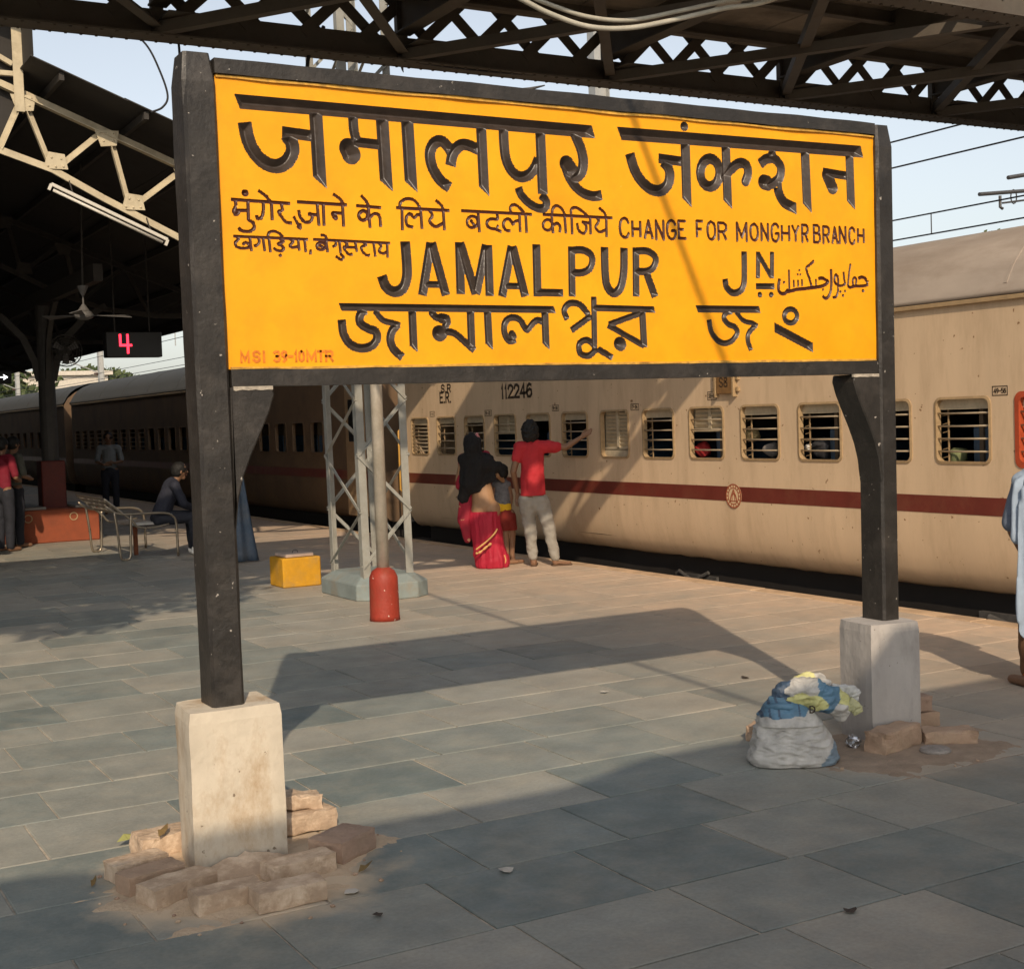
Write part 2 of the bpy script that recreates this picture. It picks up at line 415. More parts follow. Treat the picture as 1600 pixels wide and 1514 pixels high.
PLINTH2 = mat('grey_cement', (.43,.40,.37), .9, var=.2, scale=5, bump=.3, bscale=28, dirt=(.25,.23,.21), dirt_amt=.8, dirt_scale=6, stretch=(1,1,.35), spots=((.18,.16,.14), 40, .72))
YF = .215           # plane of the yellow face
BX0, BX1, BZ0, BZ1 = .066, 3.355, 1.864, 2.954

sign = thing('station_sign', 'large yellow station name board with black carved lettering between two black concrete posts', 'sign', (1.70, .25, 0))

def seg_sdf(X, Z, P, w, cap):
    """signed distance of a stroke: polyline P, half width w"""
    P = np.asarray(P, float); n = len(P)
    t0 = P[0]-P[1]; t0 /= np.linalg.norm(t0); t1 = P[-1]-P[-2]; t1 /= np.linalg.norm(t1)
    Q = P.copy()
    if cap != 'r': Q[0] = P[0]+t0*w*1.2; Q[-1] = P[-1]+t1*w*1.2
    best = np.full(X.shape, 9.0); idx = np.zeros(X.shape, int)
    for i in range(n-1):
        a, b = Q[i], Q[i+1]; d = b-a; L2 = d@d
        if L2 < 1e-12: continue
        t = np.clip(((X-a[0])*d[0]+(Z-a[1])*d[1])/L2, 0, 1)
        dd = np.hypot(X-a[0]-t*d[0], Z-a[1]-t*d[1])
        m = dd < best; best[m] = dd[m]; idx[m] = i
    sd = best-w
    if cap != 'r':
        n0, n1 = t0, t1
        if cap == 's': th = R_(38); n1 = np.array([-math.sin(th), -math.cos(th)])
        if cap == 'h': n0 = np.array([-.93,-.37]); n1 = np.array([.96,.27])
        if cap == 'v': n0 = np.array([-1.0,0]); n1 = np.array([1.0,0])
        k = max(1, (n-1)//4)
        pl = (X-P[0][0])*n0[0]+(Z-P[0][1])*n0[1]; m = idx < k; sd[m] = np.maximum(sd[m], pl[m])
        pl = (X-P[-1][0])*n1[0]+(Z-P[-1][1])*n1[1]; m = idx >= n-1-k; sd[m] = np.maximum(sd[m], pl[m])
    return sd

# crops of the photograph in which the strokes were measured: (x, y, scale)
CR = {1: (260,80,3.8095), 2: (640,120,3.8095), 3: (960,160,3.5556), 4: (330,290,4.5714), 5: (660,300,4.0), 6: (1040,340,4.3243),
      7: (955,325,7.619), 8: (1140,330,6.9565), 9: (715,305,6.4), 10: (355,355,5.926), 11: (1205,395,9.697)}
def bpt(c, p):
    ox, oy, s = CR[c]; q = on_y(ox+p[0]/s, oy+p[1]/s, YF); return (q[0], q[2])
WORDS = []      # (name, [strokes])
def word(name, *st): WORDS.append((name, list(st)))
def S(c, w, pts, cap='b', smooth=None):
    P = [bpt(*(p if len(p) == 2 and isinstance(p[1], tuple) else (c, p))) for p in pts]
    if smooth is None: smooth = len(P) > 2
    return (cr(P, 5) if smooth else np.array(P), w, cap)
def ring(c, cen, rx, ry, w):
    return S(c, w, [(cen[0]+rx*math.cos(a), cen[1]+ry*math.sin(a)) for a in np.linspace(0, 2*math.pi, 17)], 'r', False)
def dot(c, p, r):
    q = bpt(c, p); return (np.array([[q[0]-.0006, q[1]], [q[0]+.0006, q[1]]]), r, 'r')
def latin(c, ch, x0, x1, yt0, yb0, yt1, yb1, w):
    """letter in a slanted box: left edge yt0..yb0, right edge yt1..yb1 (outer size)"""
    out = []
    A = bpt(c, (x0, yt0)); B = bpt(c, (x0, yb0)); Cc = bpt(c, (x1, yt1)); D = bpt(c, (x1, yb1))
    X0 = (A[0]+B[0])/2+w; X1 = (Cc[0]+D[0])/2-w; ZT = (A[1]+Cc[1])/2-w; ZB = (B[1]+D[1])/2+w
    for st in GL[ch]:
        P = [(X0+(X1-X0)*p[0], ZB+(ZT-ZB)*p[1]) for p in st]
        out.append((cr(P, 4) if len(P) > 5 and ch in 'CGOS' else np.array(P), w, 'r' if ch in 'CGOSU' or len(P) > 3 else 'b'))
    return out
W1, W3, W4, W2 = .0275, .0200, .0178, .0068
word('hindi_word',
 S(1, .0275, [(420,300), (2,(1095,330))], 'h'),
 S(1, W1, [(465,424),(487,530),(530,612),(590,668),(660,686),(718,658),(750,600),(745,545),(712,500)]), S(1, .022, [(688,482),(880,508)]),
 S(1, W1, [(887,345),(914,785)], 's'),
 S(1, .021, [(1110,380),(1116,470),(1135,545)]), S(1, .020, [(1110,540),(1300,562)]), S(1, .040, [(1085,580),(1100,615)], 'r'), S(1, W1, [(1283,395),(1310,805)], 's'),
 S(1, W1, [(1432,400),(1457,810)], 's'),
 S(2, .024, [(240,662),(178,612),(132,530),(122,450),(150,395),(190,385),(225,415),(252,458)]), S(2, .024, [(243,532),(256,465),(285,422),(322,405),(365,415),(425,442)]), S(2, .024, [(425,295),(444,685)], 's'),
 S(2, .0235, [(558,300),(562,400),(574,490),(607,560),(655,596),(705,588),(745,545),(768,490)]), S(2, .0245, [(777,325),(793,700)]),
 S(2, .019, [(780,705),(812,738),(808,778),(765,783),(706,750),(664,704),(647,660)]),
 S(2, .025, [(985,345),(1020,430),(1034,510),(1020,575),(985,600)], 'r'), S(2, .036, [(935,520),(962,560)], 'r'), S(2, .022, [(922,525),(958,615),(1020,685),(1090,712),(1145,705)]))
word('hindi_word',
 S(3, .0285, [(27,174),(1376,276)], 'h'), dot(3, (388,135), .021),
 S(3, .026, [(85,285),(110,370),(150,438),(205,484),(260,490),(298,455),(308,400),(295,358),(268,330)]), S(3, .022, [(245,312),(390,332)]), S(3, .026, [(393,225),(403,560)], 's'),
 ring(3, (531,392), 54, 78, .0245), S(3, .025, [(618,240),(630,570)], 's'), S(3, .024, [(615,412),(660,362),(700,338),(735,352),(742,398),(728,440)], 'r'),
 S(3, .022, [(872,270),(884,312)]), S(3, .024, [(808,345),(845,316),(890,315),(924,360),(918,418),(880,452),(845,455)]), S(3, .036, [(832,445),(850,450)], 'r'), S(3, .026, [(905,440),(913,500),(945,558),(1012,592)], 'v'),
 S(3, .027, [(1058,265),(1072,590)], 's'),
 S(3, .021, [(1158,388),(1305,412)]), S(3, .033, [(1182,405),(1212,475)], 'r'), S(3, .026, [(1305,285),(1315,575)], 's'))
word('hindi_word', S(4, W2, [(140,100),(565,130)]), dot(4, (242,55), .0135),
 S(4, W2, [(172,105),(176,150),(160,178),(172,208),(195,196),(190,178)]), S(4, W2, [(170,178),(265,180)]), S(4, W2, [(262,105),(266,250)]), S(4, W2, [(262,245),(300,268),(305,308),(265,330),(215,322),(195,300)]),
 S(4, W2, [(372,120),(372,185),(357,232),(330,235),(325,212)]), S(4, W2, [(430,125),(436,250)]), S(4, W2, [(335,35),(392,78),(428,122)]),
 S(4, W2, [(500,130),(508,175),(482,188),(500,220),(535,262),(578,270)]))
word('pointer_mark', S(4, .006, [(588,222),(636,306)]), S(4, .006, [(612,290),(638,308),(636,270)], smooth=False))
word('hindi_word', S(4, W2, [(612,118),(970,140)]), S(4, W2, [(625,175),(635,222),(665,260),(705,260),(722,225),(700,195)]), S(4, W2, [(690,205),(760,212)]), S(4, W2, [(757,128),(770,290)]), S(4, W2, [(800,132),(806,290)]),
 S(4, W2, [(865,195),(940,200)]), S(4, .011, [(872,205),(888,232)], 'r'), S(4, W2, [(938,138),(946,296)]), S(4, W2, [(870,60),(922,100),(946,142)]))
word('hindi_word', S(4, W2, [(1035,145),(1215,160)]), S(4, W2, [(1122,150),(1135,305)]), ring(4, (1086,216), 32, 34, .0075), S(4, W2, [(1130,232),(1168,202),(1203,222),(1210,298)]), S(4, W2, [(1070,70),(1110,118),(1126,152)]))
word('hindi_word', S(4, W2, [(1320,160),(5,(170,118))]), S(4, W2, [(1362,160),(1366,322)]), S(4, W2, [(1345,165),(1355,118),(1402,96),(1455,110),(1492,160)]),
 S(4, W2, [(1445,300),(1400,285),(1393,232),(1422,202),(1450,232),(1472,210),(1505,216)]), S(4, W2, [(1495,165),(1506,312)]),
 S(5, W2, [(42,112),(62,148),(45,185),(82,218),(130,196)]), S(5, W2, [(130,115),(138,242)]), S(5, W2, [(82,52),(118,84),(132,117)]))
word('hindi_word', S(9, W2, [(35,158),(745,195)]), S(9, W2, [(205,178),(219,375)]), ring(9, (148,270), 54, 58, .0064), S(9, W2, [(128,250),(168,302)]),
 S(9, W2, [(394,188),(398,240),(340,240),(300,258),(293,295),(320,330),(380,344),(440,368)]), S(9, .0055, [(408,298),(388,342)]),
 S(9, W2, [(530,360),(482,350),(456,302),(470,256),(510,240),(542,270),(552,294),(578,265),(618,255)]), S(9, W2, [(618,192),(626,372)]), S(9, W2, [(680,190),(691,380)]), S(9, W2, [(540,190),(526,130),(560,97),(612,120),(672,190)]))
word('hindi_word', S(9, W2, [(850,195),(1550,230)]), S(9, W2, [(940,205),(956,385)]), ring(9, (900,300), 46, 54, .0064), S(9, W2, [(955,302),(996,282),(1026,320),(1020,375)]), S(9, W2, [(1070,205),(1083,386)]), S(9, W2, [(945,205),(950,140),(990,107),(1042,140),(1078,205)]),
 S(9, W2, [(1140,205),(1146,396)]), S(9, W2, [(1135,205),(1137,145),(1180,126),(1250,165),(1302,215)]), S(9, W2, [(1195,280),(1210,350),(1250,384),(1282,366),(1286,310),(1262,280)]), S(9, W2, [(1240,270),(1325,282)]), S(9, W2, [(1325,222),(1331,396)]),
 S(9, W2, [(1388,225),(1412,262),(1380,320),(1420,370),(1485,346)]), S(9, W2, [(1486,225),(1490,422)]), S(9, W2, [(1413,128),(1465,175),(1492,228)]))
W2b = .0058
word('hindi_word', S(10, W2b, [(55,85),(750,115)]), S(10, W2b, [(85,90),(106,115),(75,145),(86,180),(130,196),(185,194),(222,178)]), S(10, W2b, [(140,165),(172,142),(206,168)]), S(10, W2b, [(208,92),(226,226)]),
 S(10, W2b, [(290,102),(296,140),(268,174),(245,170)]), S(10, W2b, [(330,98),(349,226)]), S(10, W2b, [(385,98),(401,236)]), S(10, W2b, [(374,100),(386,56),(435,39),(490,66),(522,106)]),
 S(10, W2b, [(485,110),(522,138),(470,155),(524,190),(500,222),(445,208),(430,190)]), S(10, W2b, [(482,250),(502,276)]), S(10, W2b, [(572,108),(610,135),(580,168),(602,190),(662,180)]), S(10, W2b, [(655,110),(669,222)]), S(10, W2b, [(715,112),(729,236)]))
word('comma', S(10, W2b, [(775,208),(770,255)]))
word('hindi_word', S(10, W2b, [(795,115),(1510,150)]), S(10, W2b, [(915,118),(931,236)]), ring(10, (870,178), 42, 34, .0056), S(10, W2b, [(852,166),(892,192)]), S(10, W2b, [(864,75),(905,81),(926,120)]),
 S(10, W2b, [(1003,124),(1006,165),(974,186)]), S(10, W2b, [(1038,128),(1050,242)]), S(10, W2b, [(1046,246),(1076,280),(1054,303),(1004,268)]),
 S(10, W2b, [(1085,132),(1112,165),(1080,190),(1100,226),(1130,254),(1162,250)]), S(10, W2b, [(1090,186),(1194,190)]), S(10, W2b, [(1185,134),(1201,232)]),
 S(10, W2b, [(1255,138),(1284,168),(1242,188),(1260,235),(1300,264),(1326,256)]), S(10, W2b, [(1354,142),(1373,276)]), S(10, W2b, [(1400,148),(1426,180),(1405,222),(1440,245),(1483,230)]), S(10, W2b, [(1480,150),(1486,286)]))
WL = .0069
def row(c, s): 
    for ch, x0, x1, t0, b0, t1, b1 in s: WORDS.append(('letter_'+ch.lower(), latin(c, ch, x0, x1, t0, b0, t1, b1, WL)))
row(7, [('C',88,222,108,368,108,372),('H',238,362,135,370,135,372),('A',382,507,135,388,138,390),('N',520,638,135,393,138,395),('G',650,778,135,388,136,390),('E',788,896,140,382,140,384),
        ('F',1005,1110,140,374,142,376),('O',1132,1252,146,394,148,396),('R',1262,1383,162,398,165,402)])
row(8, [('M',68,197,114,340,118,343),('O',214,320,124,334,125,336),('N',334,430,126,335,128,337),('G',444,543,126,346,127,347),('H',556,660,138,345,140,347),('Y',667,767,138,350,140,352),('R',777,862,137,352,139,354),
        ('B',904,997,140,356,143,358),('R',1007,1092,154,365,157,367),('A',1103,1184,160,374,162,376),('N',1184,1272,160,362,162,364),('C',1289,1369,168,371,170,372),('H',1384,1469,172,362,176,364)])
def big(name, *st): WORDS.append((name, list(st)))
big('letter_j', S(4, W3+.002, [(1385,400),(1397,560),(1396,660),(1368,735),(1310,760),(1250,725),(1218,645)]))
big('letter_a', S(5, W3, [(52,318),(0,648)], 'b'), S(5, W3, [(58,318),(148,648)]), S(5, .014, [(12,578),(120,580)]))
big('letter_m', S(5, W3, [(230,315),(240,640)]), S(5, W3, [(236,318),(334,640)]), S(5, W3, [(398,332),(336,640)]), S(5, W3, [(410,332),(421,652)]))
big('letter_a', S(5, W3, [(558,340),(498,655)]), S(5, W3, [(564,340),(643,655)]), S(5, .014, [(518,588),(618,590)]))
big('letter_l', S(5, W3, [(712,328),(720,655)]), S(5, .0165, [(700,628),(880,632)]))
big('letter_p', S(5, W3-.002, [(932,342),(936,655)]), S(5, .0165, [(918,368),(1000,364),(1052,392),(1062,435),(1045,480),(1000,505),(925,505)]))
big('letter_u', S(5, W3, [(1138,345),(1142,500),(1155,590),(1195,632),(1237,600),(1258,500),(1260,350)]))
big('letter_r', S(5, W3-.002, [(1334,348),(1336,655)]), S(5, .0165, [(1318,372),(1400,370),(1450,400),(1458,435),(1440,475),(1400,497),(1325,497)]), S(5, W3-.001, [(1398,500),(1455,658)]))
big('letter_j', S(6, .0165, [(530,230),(532,360),(528,450),(505,495),(455,510),(412,470),(402,415)]))
big('letter_n', S(6, .0125, [(625,232),(624,412)]), S(6, .0125, [(622,240),(718,408)]), S(6, .0125, [(719,232),(718,412)]))
big('underline', S(6, .0145, [(610,465),(736,466)]), dot(6, (638,522), .0135), dot(6, (714,522), .0135))
U = .0070
big('urdu_word', S(11, .0085, [(1318,392),(1370,372),(1420,388),(1446,430),(1472,458)]), S(11, .0075, [(1474,478),(1420,500),(1340,508),(1265,508),(1195,528),(1160,505)]), S(11, .0062, [(1242,490),(1236,420),(1265,376),(1290,412),(1284,490)]), S(11, .0058, [(1202,165),(1178,330),(1162,505)]), dot(11, (1392,576), .0088))
big('urdu_word', S(11, .0066, [(1095,290),(1106,400),(1118,470),(1070,500),(1018,502)]), dot(11, (1050,592), .0066), dot(11, (1120,582), .0066), dot(11, (1088,650), .0070), S(11, .0068, [(1020,500),(964,452),(962,375),(986,332),(1012,382),(1016,490),(1010,600),(982,668),(930,682)]), S(11, .0082, [(906,248),(912,450),(900,590),(862,672),(820,692),(778,655)]))
big('urdu_word', S(11, .0085, [(712,395),(770,386),(822,412),(862,448),(790,500),(700,522),(600,534),(500,548),(400,556),(300,582),(240,594)]), S(11, .0090, [(262,560),(205,618),(140,612),(110,540),(126,395)]), S(11, .0072, [(612,510),(582,400),(532,245),(580,190),(652,122)]),
    S(11, .0055, [(682,500),(676,398)]), S(11, .0055, [(470,510),(465,402)]), S(11, .0055, [(410,520),(406,410)]), S(11, .0055, [(346,530),(340,412)]), S(11, .0058, [(276,570),(268,258)]), dot(11, (195,450), .0068), dot(11, (427,268), .0055), dot(11, (402,332), .0055), dot(11, (442,332), .0055), dot(11, (786,562), .0062))
big('bengali_word', S(4, .0155, [(920,868),(5,(828,736))], 'h'),
    S(4, W4, [(932,958),(945,1058),(990,1130),(1060,1162),(1138,1150),(1182,1100),(1176,1045),(1120,1022),(1066,985),(1062,932),(1098,888)]), S(4, .0125, [(1170,895),(1225,962),(1295,982),(1350,1000)]), S(4, W4, [(1335,992),(1292,1040),(1280,1110),(1310,1178),(1368,1228)]),
    S(4, W4, [(1435,895),(1447,1170)], 's'),
    S(5, .015, [(60,760),(64,764)], 'r'), S(5, .015, [(62,764),(95,788),(135,786),(158,812),(135,852)]), S(5, .021, [(120,790),(148,796)], 'r'), S(5, .033, [(106,884),(110,886)], 'r'), S(5, .015, [(140,872),(200,884),(262,935),(325,992)]), S(5, W4, [(300,740),(308,975)]),
    S(5, W4, [(406,742),(418,970)], 's'),
    S(5, .0145, [(585,925),(540,930),(512,875),(518,815),(560,785),(612,802),(652,862),(690,822),(722,802),(765,818)]), S(5, .017, [(560,890),(568,905)], 'r'), S(5, W4, [(765,745),(773,968)], 's'))
big('bengali_word', S(5, .0145, [(1062,725),(1452,736)], 'h'), S(5, .0145, [(1071,655),(1076,985)]), S(5, .0145, [(905,800),(886,740),(920,697),(985,706),(1040,770)]), S(5, .0145, [(1055,775),(930,866)]),
    S(5, .0145, [(1076,962),(1030,926),(982,950),(987,1008),(1040,1024),(1090,985),(1130,1002),(1188,1036)]),
    S(5, W4, [(1374,748),(1386,972)]), S(5, .014, [(1378,752),(1165,830)]), S(5, .014, [(1160,832),(1385,962)]), S(5, .031, [(1233,949),(1238,952)], 'r'))
big('bengali_word', S(6, .0165, [(210,618),(637,622)], 'h'), S(6, .014, [(293,690),(308,768),(348,828),(400,850),(452,830),(484,780),(470,742),(425,722),(395,684),(408,645),(448,634)]), S(6, .012, [(478,638),(528,698),(588,714),(622,735)]), S(6, .0135, [(605,732),(562,782),(556,832),(578,898)]))
big('bengali_sign', ring(6, (845,666), 44, 47, .0135), S(6, .0215, [(735,742),(996,880)], 'v'))

ST = .0036
gx = np.arange(BX0, BX1+ST*.5, ST); gz = np.arange(BZ0, BZ1+ST*.5, ST)
nxg, nzg = len(gx), len(gz)
XX, ZZ = np.meshgrid(gx, gz, indexing='ij')
SD = np.full(XX.shape, .06); GI = np.full(XX.shape, -1, int)
for gi, (nm, sts) in enumerate(WORDS):
    for P, w, cap in sts:
        lo = P.min(0)-w*2.4-.03; hi = P.max(0)+w*2.4+.03
        i0, i1 = np.searchsorted(gx, [lo[0], hi[0]]); j0, j1 = np.searchsorted(gz, [lo[1], hi[1]])
        if i1-i0 < 2 or j1-j0 < 2: continue
        sub = seg_sdf(XX[i0:i1, j0:j1], ZZ[i0:i1, j0:j1], P, w, cap)
        cur = SD[i0:i1, j0:j1]; m = sub < cur; cur[m] = sub[m]; GI[i0:i1, j0:j1][m] = gi
gX, gZ = np.gradient(SD, ST); gn = np.hypot(gX, gZ)+1e-6
near = (np.abs(SD) < ST*.5); near[0,:] = near[-1,:] = near[:,0] = near[:,-1] = False
PX = XX.copy(); PZ = ZZ.copy()
k = np.clip(SD/gn, -ST*.6, ST*.6)
PX[near] -= (k*gX/gn)[near]; PZ[near] -= (k*gZ/gn)[near]; SD2 = SD.copy(); SD2[near] = 0
depth = np.clip(-SD2, 0, 1)*1.0
PY = YF+depth+.0012*np.array([[mnoise.noise(Vector((a*2.1, b*2.1, 3))) for b in gz[::8]] for a in gx[::8]]).repeat(8,0).repeat(8,1)[:nxg,:nzg]*0
co = np.stack([PX, PY, PZ], -1).reshape(-1, 3)
ii, jj = np.meshgrid(np.arange(nxg-1), np.arange(nzg-1), indexing='ij')
q = np.stack([ii*nzg+jj, (ii+1)*nzg+jj, (ii+1)*nzg+jj+1, ii*nzg+jj+1], -1).reshape(-1, 4)
sdq = SD2.reshape(-1)[q].mean(1); gq = np.where(sdq < 0, GI.reshape(-1)[q].max(1), -1)
def quad_mesh(name, quads, m, parent, smooth):
    u, inv = np.unique(quads.reshape(-1), return_inverse=True)
    me = bpy.data.meshes.new(name); off = wloc(parent)
    vv = (co[u]-np.array(off)).astype(np.float32)
    me.vertices.add(len(u)); me.vertices.foreach_set('co', vv.reshape(-1))
    nq = len(quads); me.loops.add(nq*4); me.loops.foreach_set('vertex_index', inv.astype(np.int32).reshape(-1))
    me.polygons.add(nq); me.polygons.foreach_set('loop_start', np.arange(0, nq*4, 4, dtype=np.int32))
    me.update(calc_edges=True); me.validate()
    return link(name, me, m, parent, smooth)
mb = MB(); mb.box(.03, 3.40, YF+.065, .30, BZ0-.03, BZ1+.03)
board = mb.build('board', BLACK, sign)
face = quad_mesh('yellow_face', q[gq < 0], YELLOW, board, False)
for gi, (nm, sts) in enumerate(WORDS):
    sel = q[gq == gi]
    if len(sel): quad_mesh(nm, sel, LETTER2 if max(st_[1] for st_ in sts if len(st_[0]) > 2 or st_[2] != 'r') < .0095 else LETTER, board, False)
# faint red kilometre mark
RED = mat('faded_red_print', (.72,.20,.014), .6, var=.5, scale=60)
def px_text(c, s, boxes, sw):
    for ch, (x0, x1) in zip(s, boxes):
        a = bpt(c, (x0, 1188+(x0-210)*-.008)); b = bpt(c, (x1, 1258-(x0-210)*.012))
        mb = MB()
        for st in GL[ch]:
            ribbon(mb, [(a[0]+(b[0]-a[0])*p[0], b[1]+(a[1]-b[1])*p[1]) for p in st], sw, (0, YF-.0015, 0), (1,0,0), (0,0,1), (0,-1,0), .001)
        mb.build('kilometre_mark', RED, board)
px_text(4, 'MSI39-10MTR', [(212,268),(300,345),(362,390),(450,488),(503,538),(552,582),(592,618),(626,662),(684,746),(762,802),(818,866)], .009)
# frame rails
def rail(name, x0, x1, y0, y1, z0, z1, m=BLACK, jit=.004, n=40):
    mb = MB(); vs = []; fs = []
    for i in range(n+1):
        x = x0+(x1-x0)*i/n
        dj = [jit*mnoise.noise(Vector((x*4, k*7.3, z0))) for k in range(4)]
        vs += [(x, y0+dj[0], z0+dj[1]), (x, y1, z0), (x, y1, z1+dj[2]), (x, y0+dj[0], z1+dj[3])]
    for i in range(n):
        for k_ in range(4): fs.append((i*4+k_, i*4+(k_+1)%4, (i+1)*4+(k_+1)%4, (i+1)*4+k_))
    fs += [(3,2,1,0), tuple(n*4+k_ for k_ in range(4))]
    return mb.add(vs, fs).build(name, m, sign)
rail('top_rail', .062, 3.352, .196, .33, 2.957, 3.014)
rail('bottom_rail', .075, 3.340, .196, .33, 1.800, 1.862)
rail('inner_ledge', .068, 3.350, .2045, .225, 2.944, 2.9565, YLEDGE, .006, 90)
rail('inner_ledge', .078, 3.338, .2045, .225, 1.8625, 1.872, YLEDGE, .006, 90)
def post(x0, x1, y0, y1, z0, z1, ch=.012, lean=0.0, parent=sign, name='post'):
    pr = [(x0+ch,y0),(x1-ch,y0),(x1,y0+ch),(x1,y1-ch),(x1-ch,y1),(x0+ch,y1),(x0,y1-ch),(x0,y0+ch)]
    mb = MB(); n = 26; vs = []; fs = []
    for i in range(n+1):
        z = z0+(z1-z0)*i/n; sh = .78 if i == n else 1
        cx, cy = (x0+x1)/2, (y0+y1)/2
        for k, (x, y) in enumerate(pr):
            j = .0045*mnoise.noise(Vector((x*9+k, y*9, z*5)))
            vs.append((cx+(x-cx)*sh+j+lean*(z-z0), cy+(y-cy)*sh+j, z-(0 if i < n else -.012)))
    for i in range(n):
        for k in range(8): fs.append((i*8+k, i*8+(k+1)%8, (i+1)*8+(k+1)%8, (i+1)*8+k))
    fs += [tuple(range(7,-1,-1)), tuple(n*8+k for k in range(8))]
    return mb.add(vs, fs).build(name, BLACK, parent)
post(-.056, .070, .188, .35, .54, 3.018, lean=-.003)
post(3.338, 3.446, .188, .352, .54, 2.998, lean=.0075)
def bracket(xp, sgn):
    """curved concrete haunch between post and bottom rail"""
    c = [(0,1.797),(.165*sgn,1.797),(.172*sgn,1.765),(.150*sgn,1.70),(.112*sgn,1.62),(.072*sgn,1.54),(.038*sgn,1.46),(.016*sgn,1.38),(.003*sgn,1.28),(0,1.26)]
    poly = [(x, z) for x, z in c]
    mb = MB(); mb.prism(poly, (xp, .189, 0), (1,0,0), (0,0,1), (0,.158,0))
    return mb.build('bracket', BLACK, sign, bevel=.006)
bracket(.066, 1); bracket(3.345, -1)
def plinth(cx, cy, wx, wy, h, rot, m, seedv, skew=0.0):
    mb = MB(); n = 14; c, s_ = math.cos(rot), math.sin(rot); vs = []; fs = []; M = 6
    def ringpts(tt):
        out = []
        for (ax, ay), (bx, by) in zip([(-1,-1),(1,-1),(1,1),(-1,1)], [(1,-1),(1,1),(-1,1),(-1,-1)]):
            for k in range(M): t = k/M; out.append((ax+(bx-ax)*t, ay+(by-ay)*t))
        return out
    base = ringpts(0); K = len(base)
    for i in range(n+1):
        z = h*i/n; fl = 1+.006*(1-i/n)
        if i == n: fl *= .965
        for u_, v_ in base:
            r = 1-.018*(abs(u_)*abs(v_))**6
            x = u_*wx/2*fl*r; y = v_*wy/2*fl*r
            if u_ < 0: x += skew*(v_+1)/2*-u_
            j = .006*mnoise.noise(Vector((x*8+seedv, y*8, z*6)))
            x += j; y += j
            vs.append((cx+x*c-y*s_, cy+x*s_+y*c, z+(.006*mnoise.noise(Vector((x*9, y*9, seedv))) if i == n else 0)))
    for i in range(n):
        for k in range(K): fs.append((i*K+k, i*K+(k+1)%K, (i+1)*K+(k+1)%K, (i+1)*K+k))
    fs += [tuple(range(K-1,-1,-1)), tuple(n*K+k for k in range(K))]
    return mb.add(vs, fs).build('plinth', m, sign)
p1 = plinth(.012, .265, .362, .275, .602, 0.0, PLINTH, 1.0, .026); p1['label'] = 'whitewashed cement plinth, the nearer one among stacked bricks'
p2 = plinth(3.345, .235, .285, .27, .580, R_(-9), PLINTH2, 5.0); p2['label'] = 'grey cement plinth, the farther one behind the rubbish sack'

WORN = mat('worn_cement', (.40,.35,.28), .9, var=.4, scale=30, dirt=(.08,.07,.06), dirt_amt=.7, dirt_scale=20)
for x0, x1 in ((.078,.232),(3.170,3.336)):
    mb = MB(); n = 18; vs = []; fs_ = []
    for i in range(n+1):
        x = x0+(x1-x0)*i/n; j = .003*mnoise.noise(Vector((x*40, 1, 2)))
        vs += [(x,.186,1.784+j),(x,.199,1.784+j),(x,.199,1.7985),(x,.186,1.7985)]
    for i in range(n):
        for k_ in range(4): fs_.append((i*4+k_, i*4+(k_+1)%4, (i+1)*4+(k_+1)%4, (i+1)*4+k_))
    mb.add(vs, fs_+[(3,2,1,0), tuple(n*4+k_ for k_ in range(4))]).build('worn_ledge', WORN, sign)
# ================================================================ train
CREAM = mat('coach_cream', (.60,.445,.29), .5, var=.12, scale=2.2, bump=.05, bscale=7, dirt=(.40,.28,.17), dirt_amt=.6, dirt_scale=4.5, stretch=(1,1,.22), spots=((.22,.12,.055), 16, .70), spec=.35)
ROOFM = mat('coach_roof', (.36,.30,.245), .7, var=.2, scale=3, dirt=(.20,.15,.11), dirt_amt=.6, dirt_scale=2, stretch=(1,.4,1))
MAROON = mat('maroon_band', (.135,.025,.016), .45, var=.2, scale=5, dirt=(.20,.09,.045), dirt_amt=.4, dirt_scale=3)
UNDER = mat('underframe_black', (.018,.015,.013), .8, var=.4)
GREASE = mat('grey_underbox', (.075,.07,.065), .7, var=.5, scale=14)
INNER = mat('coach_lining', (.10,.075,.05), .8, var=.3)
SEAT = mat('blue_rexine', (.03,.06,.10), .5, var=.3)
FRAME = mat('window_frame_paint', (.36,.25,.135), .5, var=.25, scale=20)
BAR = mat('window_bar', (.42,.34,.23), .4, .3, var=.2)
SHUT = mat('shutter_alloy', (.50,.42,.29), .5, .2, var=.25, scale=15)
REDP = mat('red_frame_paint', (.42,.07,.025), .5, var=.25, scale=14)
DARKT = mat('stencil_black', (.035,.022,.012), .6, var=.3, scale=30)
SHADE_CREAM = mat('shade_toned_coach_cream', (.16,.10,.056), .7, var=.25, scale=2, dirt=(.09,.06,.04), dirt_amt=.8, dirt_scale=1.5)  # coach cream darkened for the far coaches, shelter shade put into the colour
SHADE_ROOF = mat('shade_toned_coach_roof', (.045,.046,.043), .8, var=.3, scale=3)  # far coach roofs darkened the same way, shade held in the colour
XS = 6.8
PROF = [(.135,.300),(.140,.215),(.165,.150),(.220,.098),(.300,.058),(.400,.030),(.520,.010),(.70,0),(1.05,0)]
def rrect(yc, zc, hy, hz, r, n=4):
    out = []
    for sy, sz, a0 in ((1,1,0),(-1,1,90),(-1,-1,180),(1,-1,270)):
        for k in range(n+1):
            a = R_(a0+90*k/n); out.append((yc+sy*(hy-r)+r*math.cos(a), zc+sz*(hz-r)+r*math.sin(a)))
    return out
WZC, WHZ, WHY, PITCH_W = 1.4225, .2525, .272, .8152
